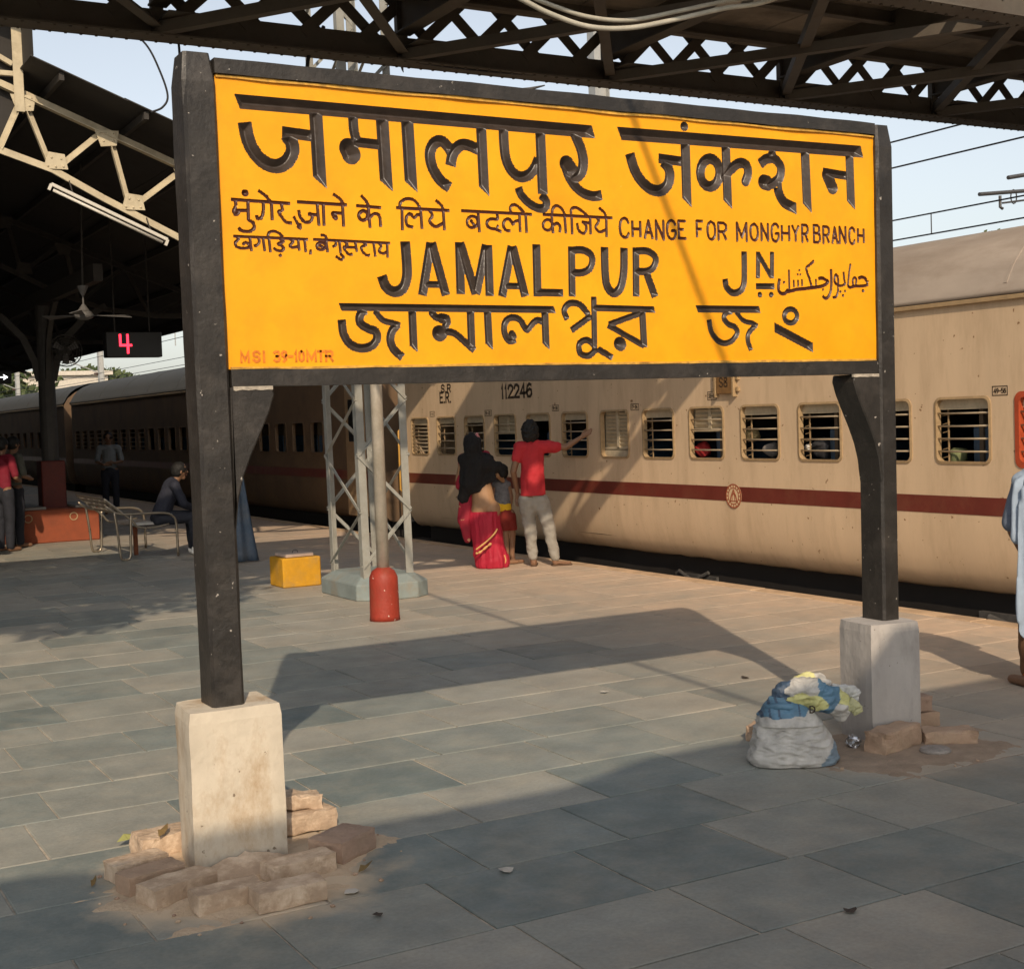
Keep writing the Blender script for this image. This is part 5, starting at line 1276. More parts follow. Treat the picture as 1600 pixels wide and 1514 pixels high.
def tube_obj(name, cen_f, rad_f, colf, par, rows, nseg, amp, sd, sq=3.0):
    V = []; cols = []
    for i in range(rows+1):
        s = i/rows; c, ax, ay = cen_f(s)
        for k in range(nseg):
            a = 2*math.pi*k/nseg; ru, rv = rad_f(s)
            kk = (abs(math.cos(a))**sq+abs(math.sin(a))**sq)**(-1/sq)
            P = c+ax*(ru*math.cos(a)*kk)+ay*(rv*math.sin(a)*kk)
            d = (ax*math.cos(a)+ay*math.sin(a)); w = wrinkle(P.x, P.y, P.z, sd)*amp
            P = P+d*w; V.append((P.x, P.y, max(.004, P.z))); cols.append(colf(s, a, P))
    Fc = [(i*nseg+k, i*nseg+(k+1)%nseg, (i+1)*nseg+(k+1)%nseg, (i+1)*nseg+k) for i in range(rows) for k in range(nseg)]
    Fc += [tuple(range(nseg-1,-1,-1)), tuple(rows*nseg+k for k in range(nseg))]
    return sack_obj(name, V, Fc, cols, par)
C0 = Vector((2.66,.10,0)); up = Vector((0,0,1))
def q_(u, z, d=0): return C0+rd*u+up*z+vd*d
def uz(P): d = P-C0; return d.dot(rd), d.z
PZ_ = [0,.02,.07,.13,.19,.225,.255,.28,.295,.31]; PU = [.195,.205,.195,.172,.148,.128,.100,.072,.052,.040]; PO = [0,0,0,-.006,-.016,-.024,-.034,-.044,-.05,-.052]
def b_col(s, a, P):
    u, z = uz(P); jn = .02*mnoise.noise(P*30)
    if z > .222+.25*max(0, u+.02)+jn*.6: return SBL if ridged(Vector((u*22, z*6, 2))) < .72 else NAV
    if u > .10 and z < (u-.10)*1.3+jn*.5 and math.sin(a) < 0: return (.20,.27,.33,1)
    return WHT
tube_obj('sack_body', lambda s: (C0+rd*np.interp(s*.31, PZ_, PO)+up*(s*.31), rd, vd), lambda s: (np.interp(s*.31, PZ_, PU), np.interp(s*.31, PZ_, PU)*(.62 if s < .6 else .7)), b_col, t, 110, 150, .016, 2.0)
def along(pts):
    Q = [Vector(p) for p in cr([tuple(p) for p in pts], 10)]
    def f(s):
        x = s*(len(Q)-1); i = min(int(x), len(Q)-2); c = Q[i].lerp(Q[i+1], x-i); tn = (Q[i+1]-Q[i]).normalized()
        return c, tn.cross(vd).normalized(), vd
    return f
def m_col(s, a, P):
    u, z = uz(P); s = s+.10*mnoise.noise(P*16); a = a+.5*mnoise.noise(P*13+Vector((9,0,0)))
    if math.cos(a) < -.15 and s < .62: return YLW
    if s < .24: return NAV
    if s < .50: return WHT
    if s < .72: return SBL
    return WHT if math.cos(a) < .1 else YLW
tube_obj('sack_mouth', along([q_(-.055,.285), q_(-.035,.312), q_(.02,.330), q_(.10,.318), q_(.17,.288), q_(.235,.255), q_(.268,.235)]), lambda s: (np.interp(s,[0,.15,.5,.85,1],[.034,.050,.058,.058,.046]), np.interp(s,[0,.15,.5,.85,1],[.03,.04,.045,.040,.022])), m_col, t, 110, 100, .024, 4.0, 2.2)
tube_obj('sack_flap', along([q_(-.02,.355,.02), q_(.05,.372,.02), q_(.12,.370,.02), q_(.175,.34,.02)]), lambda s: (np.interp(s,[0,.4,.8,1],[.012,.035,.042,.02]), .012), lambda s, a, P: YLW if s+.2*mnoise.noise(P*20) < .68 else WHT, t, 60, 50, .018, 9.0, 2)
tube_obj('sack_flap', along([q_(.19,.325,.04), q_(.235,.312,.03), q_(.275,.295,.03), q_(.30,.265,.02)]), lambda s: (np.interp(s,[0,.4,.8,1],[.02,.042,.040,.02]), .010), lambda s, a, P: (.60,.60,.57,1), t, 60, 50, .022, 14.0, 2)
tube_obj('sack_flap', along([q_(.255,.275,-.02), q_(.285,.255,-.03), q_(.30,.225,-.03)]), lambda s: (.030-.012*s, .008), lambda s, a, P: (.50,.49,.26,1), t, 40, 40, .018, 17.0, 2)
tube_obj('sack_tie', along([q_(-.125,.262,-.03), q_(-.09,.275,-.055), q_(-.04,.275,-.06), q_(.0,.262,-.05)]), lambda s: (.014, .012), lambda s, a, P: SBL, t, 16, 16, .006, 19.0, 2)
mb = MB(); text(mb, 'D', tuple(q_(.06,.255,-.118)), tuple(rd), (0,0,1), tuple(-vd), .03, .022, .01, .006, .002); mb.build('print_letter', DARKT, t)
mb = MB(); text(mb, 'D', tuple(q_(.10,.355,-.012)), tuple(rd), (0,0,1), tuple(-vd), .035, .026, .01, .007, .002); mb.build('print_letter', DARKT, t)
# foil ball, flat stone disc
FOIL = mat('foil', (.62,.62,.63), .25, .9, var=.2)
bm = bmesh.new(); bmesh.ops.create_icosphere(bm, subdivisions=3, radius=.034)
for v in bm.verts: v.co += mnoise.noise_vector(v.co*60)*.016
me = bpy.data.meshes.new('foil_ball'); bm.to_mesh(me); bm.free(); o = link('foil_ball', me, FOIL); o.location = (3.06,.13,.030)
tag(o, 'crumpled silver foil ball between the sack and the far plinth', 'foil')
mb = MB(); mb.lathe(3.30, -.165, [(.070,.002),(.074,.012),(.066,.022),(.03,.026)], 26); tag(mb.build('stone_disc', mat('disc_grey', (.30,.27,.24), .9, var=.4, scale=30, bump=.5), None), 'flat round grey disc lying against the chipped brick', 'disc')
# overhead line -------------------------------------------------------
WIRE = mat('copper_wire', (.03,.028,.028), .5, .3)
for k, (x, y, yy) in enumerate(((1500,195,.012),(1500,238,.012),(1500,325,.011),(1500,358,.011))):
    p = on_x(x, y, 12.5); mb = MB(); mb.tube([(12.5,-20,p[2]),(12.5,p[1],p[2]),(12.5,140,p[2])], yy, 6)
    tag(mb.build('overhead_wire', WIRE, None), 'thin overhead line wire right of the sign, %s from the top' % ('first','second','third','lowest')[k], 'wire', 'overhead line wires')
p3 = on_x(1455,340,12.5); mb = MB(); mb.tube([(12.5,p3[1],on_x(1500,325,12.5)[2]),(12.5,p3[1],on_x(1500,358,12.5)[2])], .008, 5); tag(mb.build('wire_dropper', WIRE, None), 'short dropper joining the two lowest overhead wires', 'wire')
def mast(x, y, h, label, arms=True, m=None):
    m = m or mat('mast_galvanised', (.40,.40,.38), .5, .3, var=.15)
    t = thing('overhead_mast', label, 'mast', (x, y, -1.0), 'overhead line masts')
    mb = MB(); mb.box(x-.14, x-.125, y-.10, y+.10, -1.0, h); mb.box(x+.125, x+.14, y-.10, y+.10, -1.0, h); mb.box(x-.125, x+.125, y-.006, y+.006, -1.0, h); mb.build('post', m, t)
    if arms:
        mb = MB(); mb.tube([(x,y,h-.9),(x-2.4,y,h-1.3)], .03, 8); mb.tube([(x,y,h-2.2),(x-2.2,y,h-1.3)], .03, 8); mb.tube([(x-2.3,y,h-1.25),(x-2.3,y,h-2.1)], .02, 6); mb.build('cantilever', m, t)
        for zz in (h-.9, h-2.2):
            mb = MB(); mb.lathe(0,0,[(.03,0),(.07,.03),(.03,.06),(.07,.09),(.03,.12),(.07,.15),(.03,.2)],10); mb.v = [(x-.15-z, y+a, zz+b) for a, b, z in mb.v]; mb.build('insulator', mat('insulator_brown', (.10,.04,.02), .3), t)
    return t
mast(11.0, 14.2, 9.0, 'pale steel mast rising behind the middle of the sign top', False)
for k, y in enumerate((46, 68, 92, 118)): mast(15.2, y, 6.8, 'distant overhead line mast beyond the train, %s counting from the nearest' % ('first','second','third','fourth')[k])
# drop arm assembly at the right edge of the photograph
A = on_y(1530,304,9.0); B = on_y(1575,278,9.0)
t = thing('overhead_mast', 'overhead line mast with bracket arms reaching in from the right edge', 'mast', (15.2, 9.0, -1.0), 'overhead line masts')
MM = mat('mast_dark', (.10,.10,.10), .5, .3)
mb = MB(); mb.box(15.05, 15.35, 8.9, 9.1, -1.0, 6.4); mb.build('post', MM, t)
mb = MB(); mb.tube([(A[0],9.0,A[2]),(15.1,9.0,A[2]+.12)], .028, 8); mb.tube([(B[0],9.0,B[2]),(15.1,9.0,B[2]+.1)], .03, 8); mb.build('bracket_arm', MM, t)
mb = MB(); ax_ = A[0]+.42
mb.tube([(ax_,9.0,A[2]),(ax_,9.0,A[2]-.16),(ax_+.05,9.0,A[2]-.18)], .022, 6); mb.tube([(ax_+.05,9.0,A[2]-.10),(ax_+.5,9.0,A[2]-.04)], .016, 6)
mb.tube([(ax_+.28+.06*math.cos(q),9.0,A[2]+.0+.10*math.sin(q)) for q in np.linspace(0,2*math.pi,13)], .010, 5); mb.build('wire_clamp', MM, t)

# stick lying on the top of the sign, bird in the air
a = on_y(812,146,.25); b = on_y(851,134,.25)
mb = MB(); mb.tube([(a[0],.25,3.016),((a[0]*.6+b[0]*.4),.25,3.026),(b[0],.25,b[2])], [.010,.008,.003], 6)
tag(mb.build('twig', BARK_ if 'BARK_' in globals() else GREASE, None, smooth=True), 'short dark twig sticking up from the top edge of the sign', 'twig')
p = Vector(on_y(628,104,9.5)); t = thing('bird', 'small dark bird flying in the sky above the sign', 'bird', tuple(p))
mb = MB(); mb.tube([p+Vector((-.02,-.03,.055)), p+Vector((0,0,.02)), p, p+Vector((.015,.02,-.03)), p+Vector((.03,.03,-.06))], [.003,.014,.018,.012,.004], 8); mb.build('body', DK, t, smooth=True)
for sg in (-1, 1):
    w = Vector((.10*sg+.02,.03,.04)); mb = MB(); q = [p+Vector((0,0,.025)), p+w*.55+Vector((0,0,.035)), p+w, p+w*.5-Vector((0,0,.01)), p-Vector((0,0,.02))]
    mb.add([tuple(v) for v in q]+[tuple(v+Vector((0,.004,0))) for v in q], [(0,1,2,3,4),(9,8,7,6,5)]+[(k,k+5,(k+1)%5+5,(k+1)%5) for k in range(5)]); mb.build('wing', DK, t)

# drifted sand round the plinths: shallow heaps that run out between the slabs
SAND = mat('drift_sand', (.60,.46,.315), .96, var=.22, scale=12, bump=.6, bscale=55, dirt=(.36,.25,.16), dirt_amt=.8, dirt_scale=6)
for cx_, cy_, R0, hgt, lab in ((.0,.06,.50,.011,'pale sand drifted round the bricks of the near plinth'), (3.28,.02,.48,.006,'brown dust drifted round the foot of the far plinth')):
    n = 110; ext = .85; g = []
    for i in range(n+1):
        for j in range(n+1):
            x = cx_+(i/n-.5)*2*ext; y = cy_+(j/n-.5)*2*ext*.95
            r = math.hypot((x-cx_), (y-cy_)*1.12)
            rr_ = R0*(1+.50*mnoise.noise(Vector((x*3.1, y*3.1, cx_+2)))+.22*mnoise.noise(Vector((x*9, y*9, cx_+3))))
            g.append((x, y, hgt*min(1, (rr_-r)/(.30*R0))+.0025*mnoise.noise(Vector((x*30, y*30, 5)))))
    keep = [(i*(n+1)+j, (i+1)*(n+1)+j, (i+1)*(n+1)+j+1, i*(n+1)+j+1) for i in range(n) for j in range(n)]
    keep = [f_ for f_ in keep if max(g[v][2] for v in f_) > -.006]
    used = sorted({v for f_ in keep for v in f_}); mp_ = {v: k for k, v in enumerate(used)}
    mb = MB(); mb.v = [g[v] for v in used]; mb.f = [tuple(mp_[v] for v in f_) for f_ in keep]
    o = mb.build('drift_sand', SAND if cx_ < 1 else mat('drift_dust', (.33,.25,.18), .96, var=.3, scale=10, bump=.6, bscale=55), None, smooth=True, kind='stuff'); tag(o, lab, 'sand')
# ================================================================ people
SKIN = mat('skin', (.20,.105,.058), .55, var=.12, scale=12)
HAIR = mat('black_hair', (.008,.007,.006), .7, var=.3, scale=40)
def cap_mesh(mb, a, ra, b, rb, fv=None, flat=1.0, n=14):
    """tapered capsule; fv/flat squash it along direction fv"""
    a = Vector(a); b = Vector(b); d = b-a; L_ = d.length
    d = d.normalized() if L_ > 1e-6 else Vector((0,0,1))
    s = Vector((0,0,1)) if abs(d.z) < .9 else Vector((1,0,0)); x = d.cross(s).normalized(); y = d.cross(x)
    prof = []
    for k in range(5): an = math.pi/2*(1-k/4); prof.append((a-d*ra*math.sin(an), ra*math.cos(an)))
    for k in range(5): an = math.pi/2*(k/4); prof.append((b+d*rb*math.sin(an), rb*math.cos(an)))
    vs = []
    for c, r in prof:
        for k in range(n):
            an = 2*math.pi*k/n; o = (x*math.cos(an)+y*math.sin(an))*max(r, 1e-4)
            if fv is not None: o -= fv*o.dot(fv)*(1-flat)
            vs.append(c+o)
    m = len(prof)
    fs_ = [(i*n+k, i*n+(k+1)%n, (i+1)*n+(k+1)%n, (i+1)*n+k) for i in range(m-1) for k in range(n)]+[tuple(range(n-1,-1,-1)), tuple((m-1)*n+k for k in range(n))]
    mb.add(vs, fs_)
def blob(name, prims, m, parent, vox=.012, sm=3, disp=0.0, dscale=9.0, dvec=(1,1,1), zlo=None, zhi=None):
    """fuse tapered capsules into one continuous surface"""
    mb = MB()
    for p in prims: cap_mesh(mb, *p)
    me = bpy.data.meshes.new(name); me.from_pydata(mb.v, [], mb.f); me.update()
    o = bpy.data.objects.new('tmp', me); COL.objects.link(o)
    r = o.modifiers.new('r', 'REMESH'); r.mode = 'VOXEL'; r.voxel_size = vox; r.use_smooth_shade = True
    s = o.modifiers.new('s', 'SMOOTH'); s.iterations = sm; s.factor = .5
    dg = bpy.context.evaluated_depsgraph_get(); me2 = bpy.data.meshes.new_from_object(o.evaluated_get(dg)); me2.name = name
    bpy.data.objects.remove(o); bpy.data.meshes.remove(me)
    off = wloc(parent)
    n = len(me2.vertices); c = np.empty(n*3, np.float32); me2.vertices.foreach_get('co', c); c = c.reshape(-1, 3)
    if disp:
        nr = np.empty(n*3, np.float32); me2.vertices.foreach_get('normal', nr); nr = nr.reshape(-1, 3)
        dd = np.array([mnoise.noise(Vector((p[0]*dscale*dvec[0], p[1]*dscale*dvec[1], p[2]*dscale*dvec[2])))+.5*mnoise.noise(Vector((p[0]*dscale*2.3*dvec[0], p[1]*dscale*2.3*dvec[1], p[2]*dscale*2.3*dvec[2]))) for p in c])
        c = c+nr*(dd*disp)[:, None]
    if zlo is not None: c[:, 2] = np.maximum(c[:, 2], zlo)
    if zhi is not None: c[:, 2] = np.minimum(c[:, 2], zhi)
    c = c-np.array(off); c[:, 2] = np.maximum(c[:, 2], .003-off.z)
    me2.vertices.foreach_set('co', c.astype(np.float32).reshape(-1)); me2.update(); me2.materials.clear()
    return link(name, me2, m, parent, True)
class Card:
    """upright reference plane through a standing point, facing the viewer"""
    def __init__(s, x, y):
        s.c = Vector((x, y, 0)); v = Vector((x-CAM[0], y-CAM[1], 0)).normalized(); s.f = v; s.r = Vector((v.y, -v.x, 0))
    def __call__(s, px, py, off=0.0):
        d = Vector(_ray(px, py)); o = Vector(CAM); t = (s.c-o).dot(s.f)/d.dot(s.f); return o+d*t+s.f*off
def fingers(pr, wrist, d, side, r=.0075, curl=0.2, L_=.075, up=Vector((0,0,1))):
    """palm and five unequal fingers along d"""
    d = d.normalized(); side = side.normalized(); nrm = d.cross(side).normalized()
    pr.append((wrist, .022, wrist+d*.07, .030, nrm, .5))
    for k, (s, l) in enumerate(((-.026,.062),(-.009,.075),(.009,.080),(.026,.070))):
        a = wrist+d*.085+side*s; b = a+d*l*.55+nrm*curl*.015; c = b+d*l*.45+nrm*curl*.035
        pr.append((a, r*1.05, b, r)); pr.append((b, r, c, r*.85))
    a = wrist+d*.03+side*.028; b = a+d*.035+side*.026; pr.append((a, r*1.2, b, r*1.05)); pr.append((b, r*1.05, b+d*.03+nrm*.008, r*.85))
def head(pr, c, fwd, rad):
    """skull, jaw, nose, ears, eye hollows are too small to read from behind but the face is there"""
    f = fwd; s = Vector((f.y, -f.x, 0))
    pr += [(c+Vector((0,0,rad*.25)), rad*.98, c-Vector((0,0,rad*.15))-f*rad*.05, rad*.92), (c-Vector((0,0,rad*.45))+f*rad*.18, rad*.62, c-Vector((0,0,rad*.95))+f*rad*.38, rad*.40),
           (c+f*rad*.86, rad*.10, c+f*rad*1.08-Vector((0,0,rad*.28)), rad*.15), (c+s*rad*.93-Vector((0,0,rad*.05)), rad*.17, c+s*rad*.98-Vector((0,0,rad*.35)), rad*.12), (c-s*rad*.93-Vector((0,0,rad*.05)), rad*.17, c-s*rad*.98-Vector((0,0,rad*.35)), rad*.12)]
def face_parts(par, c, fwd, rad):
    f = fwd; s = Vector((f.y, -f.x, 0))
    for k in (-1, 1):
        mb = MB(); cap_mesh(mb, c+f*rad*.86+s*k*rad*.36-Vector((0,0,.0)), rad*.12, c+f*rad*.86+s*k*rad*.36, rad*.12); mb.build('eye', HAIR, par, smooth=True)
    mb = MB(); cap_mesh(mb, c+f*rad*.86-s*rad*.22-Vector((0,0,rad*.62)), rad*.07, c+f*rad*.86+s*rad*.22-Vector((0,0,rad*.62)), rad*.07); mb.build('mouth', mat('lip', (.16,.05,.04), .5), par, smooth=True)

# --- man in the red T-shirt
K = Card(6.13, 8.22)
man = thing('person', 'person in a red T-shirt from behind, right arm reaching to a train window', 'person', (6.13, 8.22, 0), 'people at the train windows')
F = Vector((.55,.83,0)).normalized(); 
hd = K(828.5, 677); nk = K(830, 691); sL = K(812, 699); sR = K(856, 698); eL = K(802, 737, -.05); wL = K(808, 768, .06); eR = K(884, 699, .02); wR = K(906, 685, .05)
hp = K(832, 778); hL = K(823, 782); hR = K(845, 782); kL = K(828, 826, .02); kR = K(858, 826, -.02); aL = K(833, 872); aR = K(867, 872, -.02)
pr = []
head(pr, hd, F, .088)
pr += [(nk, .048, hd-Vector((0,0,.06)), .050), (K(832,700), .10, K(832,740), .11, F, .62), (K(832,740), .11, hp, .115, F, .7), (sL, .055, sR, .055),
       (sL, .048, eL, .036), (eL, .036, wL, .026), (sR, .048, eR, .036), (eR, .036, wR, .024), (hL, .085, kL, .056), (kL, .054, aL, .036), (hR, .085, kR, .056), (kR, .054, aR, .036)]
fingers(pr, wR, (wR-eR), Vector((0,0,1)), .008); fingers(pr, wL, Vector((.1,.1,-1)), K.r, .008, 1.0)
fL0 = K(834, 880); fR0 = K(868, 881, -.02)
pr += [(aL, .034, Vector((fL0.x, fL0.y, .035)), .036), (Vector((fL0.x, fL0.y, .036)), .036, Vector((fL0.x, fL0.y, .028))+F*.15, .034, Vector((0,0,1)), .55), (aR, .034, Vector((fR0.x, fR0.y, .035)), .036), (Vector((fR0.x, fR0.y, .036)), .036, Vector((fR0.x, fR0.y, .026))+(K.r*.9+F*.25).normalized()*.15, .034, Vector((0,0,1)), .50)]
body = blob('body', pr, SKIN, man, .008, 2)
face_parts(body, hd, F, .088)
RS = mat('red_cotton', (.42,.022,.030), .85, var=.14, scale=8, bump=.2, bscale=30)
blob('t_shirt', [(sL, .070, sR, .072), (K(832,702), .128, K(832,742), .128, F, .68), (K(832,740), .130, K(833,782), .142, F, .80), (sL, .066, sL.lerp(eL,.45), .062), (sR, .074, sR.lerp(eR,.5), .062), (K(829,692), .062, K(830,697), .075)], RS, man, .009, 2, .009, 13, (1.2,1.2,.6), zlo=K(833,774).z)
TRS = mat('stone_trousers', (.27,.25,.215), .85, var=.12, scale=9, bump=.2, bscale=30)
blob('trousers', [(K(833,776), .108, K(833,786), .116, F, .78), (hL, .096, kL, .072), (kL, .072, aL+Vector((0,0,.02)), .055), (hR, .096, kR, .072), (kR, .072, aR+Vector((0,0,.02)), .055)], TRS, man, .009, 2, .013, 11, (.9,.9,1.1))
blob('hair', [(hd+Vector((0,0,.040))-F*.018, .098, hd-Vector((0,0,.012))-F*.030, .094), (hd+Vector((0,0,.07))+F*.03, .07, hd+Vector((0,0,.075))-F*.02, .08)], HAIR, man, .007, 1, .014, 34)
SAN = mat('sandal', (.10,.055,.03), .7)
for a, d in ((fL0, F), (fR0, (K.r*.9+F*.25).normalized())):
    mb = MB(); s = Vector((d.y, -d.x, 0)); o_ = Vector((a.x, a.y, .003))
    mb.add([o_-d*.045-s*.034, o_+d*.185-s*.040, o_+d*.185+s*.040, o_-d*.045+s*.034]+[p+Vector((0,0,.015)) for p in (o_-d*.045-s*.034, o_+d*.185-s*.040, o_+d*.185+s*.040, o_-d*.045+s*.034)], [(3,2,1,0),(4,5,6,7),(0,1,5,4),(1,2,6,5),(2,3,7,6),(3,0,4,7)])
    mb.build('sandal', SAN, man, bevel=.004)

# --- woman in sari with black shawl
K = Card(5.70, 8.50)
wom = thing('person', 'person in a red sari with a black shawl over head and back, seen from behind', 'person', (5.70, 8.50, 0), 'people at the train windows')
hd = K(738, 695); sL = K(724, 718); sR = K(762, 718)
pr = []; head(pr, hd, F, .088)
pr += [(K(740,706), .05, hd-Vector((0,0,.06)), .05), (K(743,722), .11, K(752,760), .10, F, .65), (K(752,760), .115, K(756,790), .135, F, .75), (sL, .05, sR, .05), (K(750,795), .10, K(752,840), .07), (K(752,840), .06, K(752,876), .04), (K(768,795), .10, K(770,840), .07), (K(770,840), .06, K(770,876), .04),
       (sL, .045, K(716,750,.05), .036), (K(716,750,.05), .036, K(722,775,.12), .026), (sR, .045, K(778,742,.04), .036), (K(778,742,.04), .036, K(786,752,.16), .026)]
fingers(pr, K(722,775,.12), F, Vector((0,0,1)), .008); fingers(pr, K(786,752,.16), F, Vector((0,0,1)), .008)
for px in (752, 772): pr += [(K(px,876), .035, Vector(on_z(px,883))+Vector((0,0,.035)), .035), (Vector(on_z(px,883))+Vector((0,0,.033)), .032, Vector(on_z(px+8,883))+Vector((0,0,.028))+F*.10, .028)]
body = blob('body', pr, mat('skin_tan', (.33,.19,.10), .55, var=.12, scale=12), wom, .009, 2); face_parts(body, hd, F, .088)  # tan skin tone of this figure
SHW = mat('black_shawl', (.009,.008,.008), .95, var=.3, scale=9, bump=.3, bscale=20)
blob('shawl', [(hd+Vector((0,0,.03)), .102, hd-Vector((0,0,.03))-F*.03, .10), (K(740,700,-.05), .085, K(744,725,-.06), .12, F, .6), (sL, .07, sR, .07, F, .9), (K(740,722,-.05), .15, K(738,752,-.06), .145, F, .5), (K(734,750,-.05), .09, K(724,776,-.05), .065, F, .6), (K(760,728,-.05), .095, K(778,732,.0), .065, F, .7), (K(778,728,.0), .055, K(784,740,.02), .045), (K(752,748,-.06), .10, K(766,746,-.06), .06, F, .5)], SHW, wom, .009, 2, .018, 12, (1.3,1.3,.5))
SARI = mat('red_sari', (.40,.012,.035), .7, var=.22, scale=7, bump=.35, bscale=24, stretch=(1,1,.4))
blob('sari_skirt', [(K(758,806), .168, K(758,818), .172, F, .85), (K(758,815), .170, K(764,850), .165, F, .88), (K(763,850), .165, K(767,868), .185, F, .9), (K(766,866), .18, K(769,876), .198, F, .88), (K(748,866), .06, K(772,876), .07)], SARI, wom, .010, 2, .020, 10, (1.7,1.7,.14), zhi=K(757,799).z)
blob('sari_drape', [(K(728,770,.0), .07, K(727,812,.0), .088, F, .6), (K(727,812,.0), .085, K(731,842,.0), .05, F, .6), (K(722,715,.04), .05, K(719,760,.05), .05), (K(758,712,.08), .055, K(768,722,.08), .04)], mat('red_sari_pallu', (.30,.012,.030), .75, var=.3, scale=9, spots=((.55,.30,.16), 14, .66)), wom, .010, 3, .012, 10, (1.4,1.4,.4))
GOLD = mat('gold_border', (.60,.34,.12), .6, var=.3, scale=30)
mb = MB(); bp = [K(744,856,-.196), K(752,850,-.206), K(762,842,-.204), K(772,832,-.196), K(777,824,-.176)]
mb.tube([p+Vector((0,0,0)) for p in cr([tuple(p) for p in bp], 4)] and [Vector(p) for p in cr([tuple(p) for p in bp], 4)], .010, 6); mb.build('sari_border', GOLD, wom, smooth=True)
mb = MB(); bp = [K(744,862,-.20), K(750,860,-.21), K(760,852,-.208), K(768,846,-.204)]
mb.tube([Vector(p) for p in cr([tuple(p) for p in bp], 4)], [.012+.006*math.sin(k*1.9) for k in range(13)], 6); mb.build('sari_border', GOLD, wom, smooth=True)
mb = MB(); bp = [K(788,866,-.09), K(790,874,-.09), K(788,880,-.09)]; mb.tube([Vector(p) for p in cr([tuple(p) for p in bp], 4)], .010, 6); mb.build('sari_border', GOLD, wom, smooth=True)
blob('hair_flower', [(K(745,679,-.02), .022, K(748,686,-.02), .02)], mat('pink_flower', (.50,.20,.20), .7, var=.3, scale=40), wom, .006, 1, .006, 40)

# --- child
K = Card(5.98, 8.62)
ch = thing('person', 'small child in grey top and dark red shorts standing between the two adults', 'person', (5.98, 8.62, 0), 'people at the train windows')
hd = K(783, 738); pr = []; head(pr, hd, F, .075)
pr += [(K(783,748), .036, hd-Vector((0,0,.05)), .036), (K(783,756), .075, K(785,790), .085, F, .7), (K(774,757), .035, K(793,757), .035), (K(794,758), .032, K(799,777), .024), (K(799,777), .024, K(797,795,.02), .018), (K(774,758), .032, K(771,776), .024), (K(771,776), .024, K(775,792,.05), .018),
       (K(786,803), .060, K(789,835), .043), (K(789,835), .042, K(792,868), .028), (K(797,803), .058, K(800,838,.05), .042), (K(800,838,.05), .04, K(800,868,.06), .028)]
fingers(pr, K(797,795,.02), Vector((0,0,-1)), F, .0065, .4); fingers(pr, K(775,792,.05), Vector((0,0,-1)), F, .0065, .4)
for a, d in ((K(793,876), (K.r+F*.5).normalized()), (K(801,874,.06), (K.r+F*.4).normalized())): pr += [(a+Vector((0,0,.03)), .030, Vector((a.x,a.y,.028)), .028), (Vector((a.x,a.y,.026)), .026, Vector((a.x,a.y,.022))+d*.12, .022)]
body = blob('body', pr, mat('skin_child', (.26,.14,.08), .55, var=.12), ch, .008, 2); face_parts(body, hd, F, .075)
blob('hair', [(hd+Vector((0,0,.02))-F*.012, .083, hd-Vector((0,0,.01))-F*.02, .08)], HAIR, ch, .009, 1, .006, 26)
blob('top', [(K(783,757), .085, K(785,787), .095, F, .75), (K(774,757), .042, K(793,757), .042)], mat('grey_print_cotton', (.16,.16,.17), .85, var=.5, scale=26), ch, .009, 2, .005, 14)
blob('waistband', [(K(785,790), .098, K(786,797), .100, F, .76)], mat('yellow_cotton', (.70,.42,.012), .8, var=.1), ch, .009, 2)
blob('shorts', [(K(787,800), .098, K(788,808), .10, F, .8), (K(785,806), .072, K(787,827), .070), (K(796,806), .072, K(799,827,.03), .068)], mat('dark_red_shorts', (.20,.018,.012), .85, var=.2), ch, .009, 2, .006, 12, zlo=K(788,829).z)

# --- person at the right edge, shawl over the shoulder
K = Card(4.92, .58)
rp_ = thing('person', 'person at the right edge wrapped in a pale blue shawl over brown and orange clothes', 'person', (4.92, .58, 0))
F2 = Vector((.2,.98,0)).normalized(); hd = K(1632, 668); pr = []; head(pr, hd, F2, .092)
pr += [(K(1630,705), .05, hd-Vector((0,0,.06)), .05), (K(1630,760), .13, K(1632,900), .13, F2, .7), (K(1598,760), .055, K(1662,760), .055), (K(1597,762), .05, K(1585,830), .04), (K(1585,830), .04, K(1608,875,-.05), .028), (K(1663,762), .05, K(1676,830), .04), (K(1676,830), .04, K(1650,880,-.05), .028), (K(1615,930), .085, K(1616,1000), .06), (K(1616,1000), .06, K(1614,1060), .04), (K(1648,930), .085, K(1650,1000), .06), (K(1650,1000), .06, K(1650,1060), .04)]
fingers(pr, K(1608,875,-.05), K.r, Vector((0,0,1)), .008); fingers(pr, K(1650,880,-.05), -K.r, Vector((0,0,1)), .008)
for px in (1612, 1650):
    a = Vector(on_z(px,1075)); pr += [(K(px,1060), .038, Vector((a.x,a.y,.034)), .036), (Vector((a.x,a.y,.032)), .033, Vector((a.x,a.y,.026))+F2*.17, .028)]
body = blob('body', pr, SKIN, rp_, .009, 2); face_parts(body, hd, F2, .092)
blob('hair', [(hd+Vector((0,0,.02))-F2*.015, .102, hd-F2*.025, .098)], HAIR, rp_, .010, 1, .006, 26)
PBL = mat('pale_blue_shawl', (.30,.37,.46), .85, var=.15, scale=10, bump=.3, bscale=26); GBL = mat('grey_blue_kurta', (.15,.18,.24), .85, var=.2, scale=9, bump=.3, bscale=26)
blob('kurta', [(K(1630,765), .150, K(1632,900), .150, F2, .72), (K(1632,900), .150, K(1632,950), .155, F2, .75), (K(1598,762), .068, K(1662,762), .068), (K(1597,764), .064, K(1581,815), .062), (K(1663,764), .062, K(1678,825), .058)], GBL, rp_, .010, 3, .009, 11, (1,1,.35))
